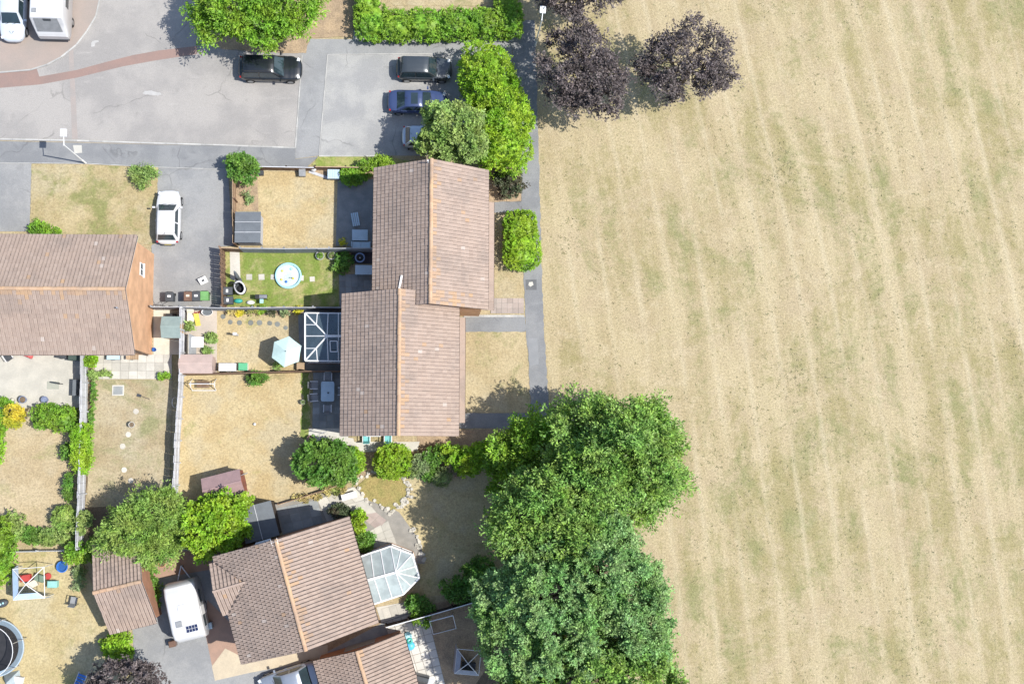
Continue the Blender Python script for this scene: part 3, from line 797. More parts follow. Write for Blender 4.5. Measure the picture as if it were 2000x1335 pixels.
sheet('soil', [(930, 880), (1090, 850), (1190, 960), (1180, 1060), (1230, 1200), (1230, 1420), (900, 1420), (950, 1170), (985, 1150)], 0.012, SOIL, 0.25, 0.8)
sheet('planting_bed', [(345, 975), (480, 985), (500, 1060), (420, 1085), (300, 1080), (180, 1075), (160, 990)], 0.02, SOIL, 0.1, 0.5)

# mats and covers lying in the path
sheet('utility_cover', [(1027, 546), (1048, 546), (1048, 566), (1027, 566)], 0.028, M('fresh tar patch', (0.12, 0.125, 0.13), (0.10, 0.105, 0.11), 2))
sheet('utility_cover', [(1033, 551), (1040, 550), (1042, 556), (1036, 560), (1032, 557)], 0.034, CONC)
sheet('footpath_patch', [(1031, 660), (1050, 660), (1052, 712), (1034, 712)], 0.026, M('paler tar patch', (0.225, 0.232, 0.24), (0.20, 0.208, 0.217), 1.5))

def kerb(pxs, label=None, wd=0.11, top=0.085, closed=False, st=0.86):
    pts = [G(x, y).to_2d() for x, y in pxs]
    bed = MB()
    ob = None
    segs = []
    for a, b in zip(pts, pts[1:]):
        L = (b - a).length; n = max(1, round(L / st))
        for i in range(n): segs.append((a.lerp(b, i / n), a.lerp(b, (i + 1) / n)))
    for a, b in zip(pts, pts[1:]): bed.bar((a.x, a.y, 0.0), (b.x, b.y, 0.0), wd * 0.8, 0.06)
    root = obj('kerb', bed.mesh('kerb bed', MORTAR)); root['kind'] = 'structure'
    base = MB().box(-wd/2, wd/2, 0.008, 0.992, 0.0, top).mesh('kerb stone', KERB)
    for a, b in segs:
        d = b - a
        m = Matrix.Translation((a.x, a.y, R.gauss(0, 0.003))) @ Matrix.Rotation(math.atan2(d.y, d.x) - PI/2, 4, 'Z') @ Matrix.Diagonal((1, d.length, 1, 1))
        obj('kerb_stone', base, root, m)
kerb([(196, -70), (195, 0), (188, 32), (170, 62), (150, 88), (120, 112), (92, 127), (60, 137), (0, 142), (-90, 146)])
kerb([(-90, 269), (0, 272), (150, 275), (300, 280), (440, 284), (577, 289)])
kerb([(577, 289), (584, 190), (590, 108)], top=0.05, wd=0.08)
kerb([(640, 107), (632, 200), (623, 304)], top=0.05, wd=0.06)
kerb([(640, 107), (760, 106), (900, 106)], top=0.06, wd=0.05)
kerb([(623, 305), (690, 305), (740, 305)], top=0.07, wd=0.10)
kerb([(-90, 318), (60, 319), (170, 320), (310, 327), (440, 331)], top=0.078, wd=0.045)
kerb([(690, 76), (820, 79), (1004, 80)], top=0.07, wd=0.08)
kerb([(906, 617), (1024, 617)], top=0.06, wd=0.16, st=0.5)

def patio(px4, nx, ny, mat, name='patio', top=0.06, gap=0.012, jit=0.0, skip=0.0, brick=False):
    A, B, C, D = [G(x, y).to_2d() for x, y in px4]
    bed = MB().prism([tuple(q) for q in (A, B, C, D)], -0.02, top - 0.018)
    root = obj(name, bed.mesh(name + ' bed', MORTAR)); root['kind'] = 'structure'
    for j in range(ny):
        for i in range(nx):
            if R.random() < skip: continue
            o = 0.5 if (brick and j % 2) else 0.0
            u0, u1, v0, v1 = (i + o) / nx, min(1, (i + 1 + o) / nx), j / ny, (j + 1) / ny
            if u1 - u0 < 0.02: continue
            P = lambda u, v: A.lerp(B, u).lerp(D.lerp(C, u), v)
            q = [P(u0, v0), P(u1, v0), P(u1, v1), P(u0, v1)]
            c = sum(q, Vector((0, 0))) / 4
            q = [x + (c - x).normalized() * gap * 1.2 for x in q]
            dz = R.gauss(0, 0.003)
            mb = MB().prism([tuple(x - c) for x in q], -0.03, 0.0)
            obj('paving_slab', mb.mesh('paving slab', mat), root, T3(c.x, c.y, top + dz, R.gauss(0, jit)))
    return root
patio([(186, 692), (336, 692), (336, 740), (184, 740)], 9, 3, SLAB)
patio([(662, 536), (735, 534), (735, 598), (664, 598)], 6, 5, SLABG)
patio([(612, 727), (680, 724), (680, 836), (610, 836)], 5, 8, SLABG)
patio([(958, 582), (1023, 582), (1023, 612), (958, 612)], 6, 3, PINKPAVE, top=0.05)
patio([(750, 1214), (832, 1188), (872, 1345), (800, 1360)], 5, 10, SLABW, top=0.06, gap=0.022)
patio([(540, 992), (620, 975), (632, 1020), (556, 1040)], 4, 3, SLABG)
patio([(620, 975), (692, 950), (735, 1000), (640, 1020)], 4, 2, SLAB, jit=0.02)
patio([(715, 985), (755, 1015), (738, 1035), (692, 1000)], 3, 2, M('mauve slab', (0.35, 0.29, 0.265), (0.31, 0.255, 0.235), 2, 5, 0.88, 0.2, 0, None, 0.1))
patio([(715, 1040), (758, 1016), (775, 1062), (726, 1070)], 3, 3, SLAB, jit=0.02)
patio([(745, 1188), (800, 1172), (806, 1190), (752, 1210)], 4, 1, SLAB)
patio([(640, 850), (690, 855), (700, 882), (650, 884)], 3, 2, SLAB, top=0.058)

ORD = ['first', 'second', 'third', 'fourth', 'fifth', 'sixth', 'seventh', 'eighth']
def stepping(pxs, r, mat, name, label, cat, group, square=False, top=0.065):
    for i, (x, y, *k) in enumerate(pxs):
        g = G(x, y); rr = r * (k[0] if k else 1) * R.uniform(0.92, 1.08)
        n = 4 if square else 14
        a0 = R.uniform(-0.1, 0.1) + (PI/4 if square else 0)
        q = [(rr * math.cos(a0 + 2*PI*j/n) * (1 if square else R.uniform(0.95, 1.05)), rr * math.sin(a0 + 2*PI*j/n) * (1 if square else R.uniform(0.95, 1.05))) for j in range(n)]
        o = obj(name, MB().prism(q, 0.0, top).mesh(name, mat)); o.location = g
        tag(o, label % ORD[i], cat, group)
stepping([(436, 618), (450, 629), (468, 630), (490, 630), (507, 630), (527, 631), (542, 633), (558, 640, 0.8)], 0.19, STEP, 'stepping_stone',
         '%s from the left of the round grey stepping stones across the parasol lawn', 'stepping stone', 'round grey stepping stones')
stepping([(487, 541), (511, 541), (534, 541), (588, 543), (610, 545)], 0.28, SLAB, 'stepping_stone',
         '%s from the left of the square pale slabs beside the paddling pool', 'stepping stone', 'square slabs by the paddling pool', True)
stepping([(266, 803), (251, 848), (240, 871), (243, 917), (256, 938)], 0.20, STONE, 'stepping_stone',
         '%s from the top of the rough pale stones sunk in the narrow dry lawn', 'stepping stone', 'pale stones in the narrow lawn')
# ------------------------------------------------------------------ houses
EAVE, RISE = 5.2, 2.75
hA, W, L, zr = house('terraced_house', 'brown tiled terraced house beside the tall lime hedge, upper block of the staggered pair',
                     [(732, 326), (953, 333), (951, 606), (729, 600)], EAVE, RISE, BRICK_O, lich=0.55, endl=0.85)
for y in (-3.4, -1.2, 1.4, 3.6):
    window(hA, W/2-0.35, y, 2.9, 1.2, 1.1, '+x'); window(hA, -W/2+0.35, y, 2.9, 1.2, 1.1, '-x')
for y in (-3.2, 3.2):
    window(hA, W/2-0.35, y, 0.9, 1.5, 1.2, '+x'); window(hA, -W/2+0.35, y-0.4, 0.9, 1.5, 1.2, '-x')
door(hA, W/2-0.35, -1.3, 0.85, 2.0, '+x', WHITE); door(hA, W/2-0.35, 1.4, 0.85, 2.0, '+x', WHITE)
door(hA, -W/2+0.35, 1.6, 0.85, 2.0, '-x', WHITE)
def canopy(root, x0, x1, ya, yb, z0, z1):
    p = part('porch_roof', MB().plate([(x0, ya, z0), (x1, ya, z1), (x1, yb, z1), (x0, yb, z0)], 0.09), TILE, root)
    n = int(abs(yb - ya) / 0.6)
    for i in range(n + 1):
        y = ya + (yb - ya) * i / n
        part('tile_rib', MB().bar((x0 + 0.02, y, z0 + 0.012), (x1, y, z1 + 0.012), 0.03, 0.03), TILE, p)
    part('fascia', MB().box(x1 + 0.004, x1 + 0.03, min(ya, yb), max(ya, yb), z1 - 0.16, z1 + 0.005), GUTTER, root)
canopy(hA, W/2 - 0.35, W/2 + 0.62, -L/2 + 0.3, L/2 - 1.7, 2.75, 2.4)
fz = lambda x: zr - abs(x) * RISE / (W/2) + 0.10
part('lead_flashing', MB().bar((-2.2, -L/2+0.75, fz(2.2)), (-1.95, -L/2+2.1, fz(1.95)), 0.13, 0.03), ALU, hA)
part('vent_pipe', MB().tube((-0.25, L/2-0.25, zr-0.25), (-0.25, L/2-0.25, zr+0.45), 0.05), WHITE, hA)

hB, W, L, zr = house('terraced_house', 'brown tiled terraced house with the glazed lean conservatory, lower block of the staggered pair',
                     [(669, 571), (896, 577), (893, 853), (667, 850)], EAVE, RISE, BRICK_O, lich=0.5)
for y in (-3.6, -1.2, 1.4, 3.4):
    window(hB, W/2-0.35, y, 2.9, 1.2, 1.1, '+x'); window(hB, -W/2+0.35, y, 2.9, 1.2, 1.1, '-x')
for y in (-3.2, 2.6):
    window(hB, W/2-0.35, y, 0.9, 1.5, 1.2, '+x')
window(hB, -W/2+0.35, -1.0, 0.9, 1.5, 1.2, '-x'); window(hB, -2.0, -L/2+0.14, 0.9, 1.0, 1.1, '-y')
door(hB, W/2-0.35, -1.0, 0.85, 2.0, '+x', WHITE); door(hB, W/2-0.35, 4.2, 0.85, 2.0, '+x', GREENP)
door(hB, -W/2+0.35, -3.0, 1.5, 2.0, '-x', WHITE)
canopy(hB, W/2 - 0.35, W/2 + 0.58, -L/2 + 1.0, L/2 - 1.3, 2.75, 2.4)

hC, W, L, zr = house('detached_house', 'long brown tiled house with a tall orange brick gable beside the tarmac drive',
                     [(267, 462), (265, 689), (-120, 692), (-120, 457)], EAVE, RISE, BRICK_O, lich=0.5)
window(hC, -2.0, L/2-0.14, 3.0, 0.9, 0.9, '+y')
for y in (-5, -1.5, 2.0, 4.6):
    window(hC, W/2-0.35, y, 2.9, 1.2, 1.1, '+x'); window(hC, -W/2+0.35, y, 2.9, 1.2, 1.1, '-x')
    window(hC, W/2-0.35, y-0.4, 0.9, 1.4, 1.2, '+x')
door(hC, -W/2+0.35, 0.6, 0.9, 2.0, '-x', WHITE)
part('flue', MB().tube((1.2, L/2-0.6, zr-0.9), (1.2, L/2-0.6, zr-0.3), 0.05), METAL, hC)

hD, W, L, zr = house('detached_house', 'turned brown tiled house with a small side gable, between caravan and milky conservatory',
                     [(416, 1083), (681, 1010), (738, 1220), (473, 1293)], EAVE, RISE, BRICK_R, stagger=True, lich=0.6, deep='d')
def to_local(root, px, py, z):
    return Matrix.Rotation(-root.rotation_euler.z, 3, 'Z') @ (G(px, py, z) - Vector((root.location.x, root.location.y, 0)))
qa, qb = to_local(hD, 408, 1103, EAVE), to_local(hD, 434, 1200, EAVE)
w2 = abs(qa.y - qb.y); yc = (qa.y + qb.y) / 2; xo = (qa.x + qb.x) / 2
slope = RISE / (W / 2); r2 = w2 / 2 * slope; z2 = EAVE + r2; xin = -(zr - z2) / slope + 0.15
L2 = xin - xo; fr = Matrix.Translation(((xin + xo) / 2, yc, 0)) @ Matrix.Rotation(PI/2, 4, 'Z')
dk = roof_deck(w2, L2, z2, r2); dk.v = [tuple(fr @ Vector(v)) for v in dk.v]
sg = part('side_gable_roof', dk, DECK, hD)
tiled_roof(sg, w2, L2, z2, r2, stagger=False, nsep=80, lich=0.3, ridge=False, frame=fr, deep='d')
for e in (1, -1):
    part('valley_lead', MB().bar((xin - 0.1, yc, z2 + 0.05), (-W/2 + 0.02, yc + e*w2/2, EAVE + 0.07), 0.13, 0.05), DECK, hD)
part('side_ridge', MB().bar((xo, yc, z2 + 0.07), (xin - 0.1, yc, z2 + 0.07), 0.14, 0.06), TILE, hD)
part('bay_wall', MB().add([(-W/2+0.36, yc-w2/2+0.25, 0), (xo+0.15, yc-w2/2+0.25, 0), (xo+0.15, yc+w2/2-0.25, 0), (-W/2+0.36, yc+w2/2-0.25, 0),
     (-W/2+0.36, yc-w2/2+0.25, EAVE-0.05), (xo+0.15, yc-w2/2+0.25, EAVE-0.05), (xo+0.15, yc+w2/2-0.25, EAVE-0.05), (-W/2+0.36, yc+w2/2-0.25, EAVE-0.05), (xo+0.15, yc, z2-0.2)],
     [(0, 4, 5, 1), (1, 5, 8, 6, 2), (2, 6, 7, 3), (0, 1, 2, 3)]), BRICK_R, hD)
window(hD, xo+0.15, yc, 3.0, 1.3, 1.1, '-x'); window(hD, xo+0.15, yc, 0.9, 1.4, 1.2, '-x')
for y in (-2.6, 2.6):
    window(hD, W/2-0.35, y, 2.9, 1.2, 1.1, '+x')
window(hD, 1.6, -L/2+0.14, 3.0, 1.0, 1.0, '-y'); window(hD, -1.6, L/2-0.14, 3.0, 1.0, 1.0, '+y')
door(hD, -W/2+0.35, -1.9, 0.9, 2.0, '-x', WHITE)
part('wall_light', MB().box(2.2, 2.5, -L/2-0.02, -L/2+0.13, 2.5, 2.6), MGREY, hD)
part('aerial', MB().tube((0.1, L/2-0.1, zr-0.2), (0.1, L/2-0.1, zr+0.8), 0.02).tube((-0.3, L/2-0.1, zr+0.75), (0.5, L/2-0.1, zr+0.75), 0.012)
     .tube((-0.2, L/2-0.3, zr+0.75), (-0.2, L/2+0.1, zr+0.75), 0.01).tube((0.2, L/2-0.3, zr+0.75), (0.2, L/2+0.1, zr+0.75), 0.01), METAL, hD)

gA, W, L, zr = house('garage', 'small brown tiled garage tucked under the fern green conifer by the caravan',
                     [(268, 1046), (310, 1212), (219, 1236), (174, 1066)], 2.3, 1.75, BRICK_R, 'garage', stagger=False, lich=0.12, ix=0.25, deep='d')
gB, W, L, zr = house('garage', 'brown tiled garage beside the white slab patio with the silver car at its door',
                     [(612, 1285), (787, 1238), (828, 1382), (653, 1429)], 2.3, 1.75, BRICK_R, 'garage', stagger=True, lich=0.1, ix=0.25, deep='d')
part('garage_door', MB().box(-1.1, 1.1, L/2-0.15, L/2-0.11, 0.02, 2.0), MGREY, gB)

# ------------------------------------------------------------------ conservatories
def conservatory(name, label, foot, base_px, eave, ridge, panes, bars, glass, dwarf=True):
    """foot: perimeter pixels at eave height; panes/bars: (px, py, 'e' or height)"""
    zz = lambda k: eave if k == 'e' else ridge if k == 'r' else k
    b = G(*base_px)
    P = lambda q: G(q[0], q[1], zz(q[2])) - b
    root = thing(name, label, 'conservatory', b)
    fp = [G(x, y, eave) - b for x, y in foot]
    part('base_wall', MB().prism([(p.x, p.y) for p in fp], 0.0, 0.06), SLABG, root, label='grey tiled floor slab')
    wl, fr, gl = MB(), MB(), []
    for i in range(len(fp) - 1):
        a, c = fp[i], fp[i+1]
        wl.bar((a.x, a.y, 0.34), (c.x, c.y, 0.34), 0.12, 0.56)
        fr.bar((a.x, a.y, 0.66), (c.x, c.y, 0.66), 0.10, 0.07); fr.bar((a.x, a.y, eave-0.10), (c.x, c.y, eave-0.10), 0.11, 0.12)
        n = max(1, round((c - a).length / 0.8))
        for j in range(n + 1):
            q = a.lerp(c, j / n); fr.box(q.x-0.035, q.x+0.035, q.y-0.035, q.y+0.035, 0.66, eave-0.1)
        for j in range(n):
            q0, q1 = a.lerp(c, j / n), a.lerp(c, (j + 1) / n)
            part('side_pane', MB().bar((q0.x, q0.y, (eave+0.56)/2), (q1.x, q1.y, (eave+0.56)/2), 0.02, eave-0.86), PANE, root)
    part('dwarf_wall', wl, BRICK_O, root)
    part('frame', fr, WHITE, root)
    for pn in panes:
        q = [P(x) for x in pn]; c = sum(q, Vector()) / len(q)
        part('roof_pane', MB().plate([c + (x - c) * 0.985 for x in q], 0.02), glass, root)
    for a, c, wd in bars:
        part('glazing_bar', MB().bar(P(a) + Vector((0, 0, 0.02)), P(c) + Vector((0, 0, 0.02)), wd, 0.06), WHITE, root)
    return root, b
hub = (639, 656, 'r'); hx = 690
tl, bl = (596, 611, 'e'), (596, 704, 'e')
m1, m2 = (618, 634, 2.70), (618, 680, 2.70)
ht, hb = (620, 611, 'e'), (620, 704, 'e')
l1, l2, l3 = (596, 634, 'e'), (596, 656, 'e'), (596, 680, 'e')
t2, t3, t4 = (641, 611, 'e'), (661, 611, 'e'), (hx, 612, 'e')
b2, b3, b4 = (641, 704, 'e'), (661, 704, 'e'), (hx, 705, 'e')
r2_, r3_ = (661, 656, 'r'), (hx, 656, 'r')
cons1, cb1 = conservatory('conservatory', 'dark glazed white framed conservatory beside the aqua parasol', [(hx, 612), (596, 611), (596, 704), (hx, 705)], (640, 658), 2.25, 3.1,
    [[tl, m1, l1], [l1, m1, hub, l2], [l2, hub, m2, l3], [l3, m2, bl], [tl, ht, m1], [ht, t2, hub, m1], [t2, t3, r2_, hub], [t3, t4, r3_, r2_],
     [bl, hb, m2], [hb, b2, hub, m2], [b2, b3, r2_, hub], [b3, b4, r3_, r2_]],
    [(tl, hub, .10), (bl, hub, .10), (hub, r3_, .16), (l1, m1, .06), (l2, hub, .07), (l3, m2, .06), (ht, m1, .06), (hb, m2, .06), (t2, hub, .06), (b2, hub, .06),
     (t3, r2_, .06), (b3, r2_, .06), (tl, bl, .11), (tl, t4, .08), (bl, b4, .08)], CGLASS1)
vent = MB(); vz = 2.86
vp = [G(x, y, vz) - cb1 for x, y in ((645, 666), (659, 666), (659, 686), (645, 686))]
zt_ = [3.02, 3.02, 2.70, 2.70]
vp = [Vector((p.x, p.y, z)) for p, z in zip(vp, zt_)]
for i in range(4): vent.bar(vp[i], vp[(i+1) % 4], 0.07, 0.06)
part('roof_vent', vent, WHITE, cons1)
H2 = (773, 1117, 'r'); R0 = (700, 1137, 'r')
pm = [(694, 1090, 'e'), (724, 1079, 'e'), (743, 1073, 'e'), (763, 1066, 'e'), (783, 1074, 'e'), (805, 1082, 'e'), (812, 1105, 'e'), (819, 1128, 'e'),
      (803, 1144, 'e'), (788, 1160, 'e'), (766, 1167, 'e'), (745, 1174, 'e'), (716, 1184, 'e')]
Ra, Rb = (731, 1130, 'r'), (752, 1124, 'r')
cons2, cb2 = conservatory('conservatory', 'milky glazed victorian conservatory with a white faceted end beside the turned house',
    [(x, y) for x, y, _ in (pm[0], pm[3], pm[5], pm[7], pm[9], pm[12])], (760, 1122), 2.25, 3.15,
    [[pm[0], pm[1], Ra, R0], [pm[1], pm[2], Rb, Ra], [pm[2], pm[3], H2, Rb], [pm[3], pm[4], H2], [pm[4], pm[5], H2], [pm[5], pm[6], H2], [pm[6], pm[7], H2],
     [pm[7], pm[8], H2], [pm[8], pm[9], H2], [pm[9], pm[10], Rb, H2], [pm[10], pm[11], Ra, Rb], [pm[11], pm[12], R0, Ra]],
    [(R0, H2, .16)] + [(pm[i], H2, .06) for i in (3, 4, 5, 6, 7, 8, 9)] + [(pm[1], Ra, .06), (pm[2], Rb, .06), (pm[10], Rb, .06), (pm[11], Ra, .06)]
    + [(pm[i], pm[i+1], .10) for i in range(12)], CGLASS2)
part('finial', MB().tube(G(773, 1117, 3.15) - cb2, G(773, 1117, 3.15) - cb2 + Vector((0, 0, 0.3)), 0.03, 0.01), WHITE, cons2)

# ------------------------------------------------------------------ sheds
def shed(name, label, px, py, wd, ln, rz, h, rise, roofmat, wallmat, felt=0, pent=False, z=0.04):
    g = G(px, py, h * 0.8); root = thing(name, label, 'shed', (g.x, g.y, z), rz)
    x, y = wd/2 - 0.1, ln/2 - 0.1
    wb = MB()
    if pent:
        wb.add([(-x, -y, 0), (x, -y, 0), (x, y, 0), (-x, y, 0), (-x, -y, h), (x, -y, h), (x, y, h+rise-.03), (-x, y, h+rise-.03)],
               [(3, 2, 1, 0), (0, 1, 5, 4), (1, 2, 6, 5), (2, 3, 7, 6), (3, 0, 4, 7), (4, 5, 6, 7)])
    else:
        wb = gable_walls(wd, ln, h, h+rise, rise, 0.1, 0.1); 
    part('wall', wb, wallmat, root)
    if pent:
        k = max(1, felt)
        for i in range(k):
            a, b = -wd/2 + wd*i/k, -wd/2 + wd*(i+1)/k
            za = h + 0.05
            part('roof_sheet', MB().plate([(a, -ln/2, za), (b + (0.02 if i < k-1 else 0), -ln/2, za), (b + (0.02 if i < k-1 else 0), ln/2, za+rise), (a, ln/2, za+rise)], 0.035 + 0.006*(i % 2)), roofmat, root)
            if i: part('batten', MB().bar((a, -ln/2, za+0.02), (a, ln/2, za+rise+0.02), 0.035, 0.03), WOODG, root)
    else:
        for s in (1, -1):
            part('roof_panel', MB().plate([(0, -ln/2, h+rise+.05), (s*wd/2, -ln/2, h+.05), (s*wd/2, ln/2, h+.05), (0, ln/2, h+rise+.05)], 0.04), roofmat, root)
        part('ridge_strip', MB().box(-0.07, 0.07, -ln/2, ln/2, h+rise+.035, h+rise+.06), roofmat, root)
    d = part('door', MB().box(-0.4, 0.4, -ln/2+0.055, -ln/2+0.095, 0.05, min(h, 1.75)), wallmat, root)
    part('hinge', MB().box(-0.4, -0.1, -ln/2+0.045, -ln/2+0.054, 0.4, 0.45).box(-0.4, -0.1, -ln/2+0.045, -ln/2+0.054, 1.3, 1.35), BLACK, d)
    return root
shed('shed', 'low shed with a striped dark grey felt roof at the corner of the golden lawn', 486, 446, 2.25, 1.85, -PI/2, 1.7, 0.12, GREYFELT, WOODG, 3, True)
shed('shed', 'pink felted shed pressed against the long pale fence near the white chest freezers', 385, 711, 1.35, 2.35, PI/2, 1.55, 0.32, PINKWOOD, PINKWOOD)
shed('shed', 'maroon roofed wooden shed standing on the big dry lawn by the lime tree', 438, 948, 1.75, 2.75, PI/2 + 0.25, 1.8, 0.5, WINE, M('red stained boards', (0.24, 0.085, 0.06), (0.20, 0.075, 0.055), 3))
shed('shed', 'pale green felted shed in the passage beside the orange gable', 337, 640, 1.55, 1.35, PI/2, 1.75, 0.35, GREENFELT, WOODT)
shed('shed', 'long dark grey felted shed in the shadow behind the turned house', 507, 1018, 2.4, 2.5, 0.25, 2.0, 0.25, GREYFELT, DARKW, 2, True)
# ------------------------------------------------------------------ fences
def fence(label, pxs, h, pw, mat, postmat=None, group=None, board_gap=0.012, th=0.035, lean=0.0, cap=None, low=0.05, ragged=0.0, sp=1):
    pts = [G(x, y) for x, y in pxs]
    b = sum(pts, Vector()) / len(pts)
    root = thing('fence', label, 'fence', b, 0, group)
    pm = MB().box(0, 1, -th/2, th/2, low, h).mesh('fence panel', mat)
    po = MB().box(-0.05, 0.05, -0.05, 0.05, 0, h + 0.06).mesh('fence post', postmat or mat)
    for a, c in zip(pts, pts[1:]):
        d = c - a; Ln = d.length; n = max(1, round(Ln / pw)); rz = math.atan2(d.y, d.x)
        for i in range(n):
            q = a.lerp(c, i / n) - b
            m = T3(q.x, q.y, 0, rz) @ Matrix.Rotation(lean + R.gauss(0, 0.012), 4, 'X') @ Matrix.Translation((board_gap/2, R.uniform(-0.006, 0.006) + (0.02 if i % 2 else -0.02) * (pw < 0.4), 0)) \
                @ Matrix.Diagonal((Ln / n - board_gap, 1, 1 + R.uniform(-ragged, ragged), 1))
            obj('panel', pm, root, m)
        k = max(1, round(Ln / 1.83))
        side = Vector((-d.y, d.x, 0)).normalized() * (th/2 + 0.06)
        for i in range(k + 1):
            q = a.lerp(c, i / k) - b + side * sp
            obj('post', po, root, T3(q.x, q.y, 0, rz))
        A, C = a - b, c - b
        rl = MB()
        for z in (0.35 * h, 0.85 * h): rl.bar((A + side*0.5*sp) + Vector((0, 0, z)), (C + side*0.5*sp) + Vector((0, 0, z)), 0.035, 0.07)
        part('rail', rl, postmat or mat, root)
        if cap: part('capping', MB().bar(A + Vector((0, 0, h + 0.02)), C + Vector((0, 0, h + 0.02)), th + 0.025, 0.035), cap, root)
    return root
fence('dark brown low fence along the pavement at the top of the golden lawn', [(508, 332), (616, 334)], 1.0, 0.45, WOODB, DARKW, cap=WOODG)
fence('dark brown fence behind the grey chest in the corner of the golden lawn', [(618, 332), (735, 334)], 1.0, 0.9, WOODB, DARKW, cap=WOODT)
fence('tan fence between the golden lawn bed and the tarmac drive', [(461, 352), (462, 482)], 1.5, 0.6, WOODT, WOODB)
fence('slate grey fence between the golden lawn and the green pool lawn', [(476, 493), (560, 494), (690, 493), (732, 493)], 1.75, 0.75, WOODM, WOODM, cap=CAPG)
fence('brown top fence end at the corner of the drive above the green lawn', [(436, 491), (476, 493)], 1.6, 0.5, WOODB, WOODB, cap=WOODT)
fence('brown picket fence leaning over the drive beside the green pool lawn', [(440, 493), (443, 603)], 1.7, 0.17, WOODB, WOODB, board_gap=0.02, th=0.022, lean=0.05, ragged=0.03, sp=-1)
fence('slate grey fence below the green pool lawn, over the row of shrubs', [(306, 605), (360, 605), (440, 607), (560, 606), (672, 606)], 1.75, 0.9, WOODM, WOODM, cap=CAPG)
fence('thin dark brown fence below the parasol lawn', [(356, 733), (500, 730), (600, 727), (672, 727)], 1.3, 0.9, WOODB, DARKW, cap=WOODB)
fence('pale slatted fence from the green felted shed to the pink shed', [(362, 606), (361, 732)], 1.75, 0.6, WOODG, WOODG, cap=WOODG)
fence('long pale silvered fence between the big dry lawn and the narrow lawn', [(360, 733), (352, 860), (347, 990)], 1.75, 0.52, WOODG, WOODG, sp=1)
fence('pale silvered fence between the gravel patio and the narrow lawn', [(172, 692), (170, 860), (163, 1068)], 1.75, 0.5, WOODG, WOODG, sp=1)
fence('white topped wire fence at the foot of the shrub garden', [(24, 1076), (132, 1074)], 0.75, 1.6, WOODG, METAL, th=0.02, low=0.45)
fence('low tan board fence below the big dry lawn', [(545, 985), (600, 968), (660, 948), (700, 928)], 0.55, 0.8, WOODT, WOODB)
fence('white capped dark fence running under the wood beside the goal', [(755, 1218), (842, 1194), (925, 1170), (990, 1150)], 1.5, 0.9, DARKW, DARKW, cap=WHITE)

# ------------------------------------------------------------------ cars
def loft(sts, ring, caps=True):
    """sts: list of station dicts -> list of points; ring gives points for each half, mirrored"""
    mb = MB(); rows = []
    for st in sts:
        h = ring(st); rows.append(h + [(x, -y, z) for x, y, z in reversed(h)])
    n = len(rows[0])
    vs = [p for r in rows for p in r]
    fs = [(k*n+i, k*n+(i+1) % n, (k+1)*n+(i+1) % n, (k+1)*n+i) for k in range(len(rows)-1) for i in range(n)]
    if caps: fs += [tuple(range(n-1, -1, -1)), tuple(range((len(rows)-1)*n, len(rows)*n))]
    return mb.add(vs, [f[::-1] for f in fs])
def interp(keys, x):
    for a, b in zip(keys, keys[1:]):
        if a[0] <= x <= b[0]:
            t = (x - a[0]) / (b[0] - a[0] + 1e-9); t = t*t*(3 - 2*t)
            return [p + (q - p) * t for p, q in zip(a[1:], b[1:])]
    return list(keys[-1][1:])
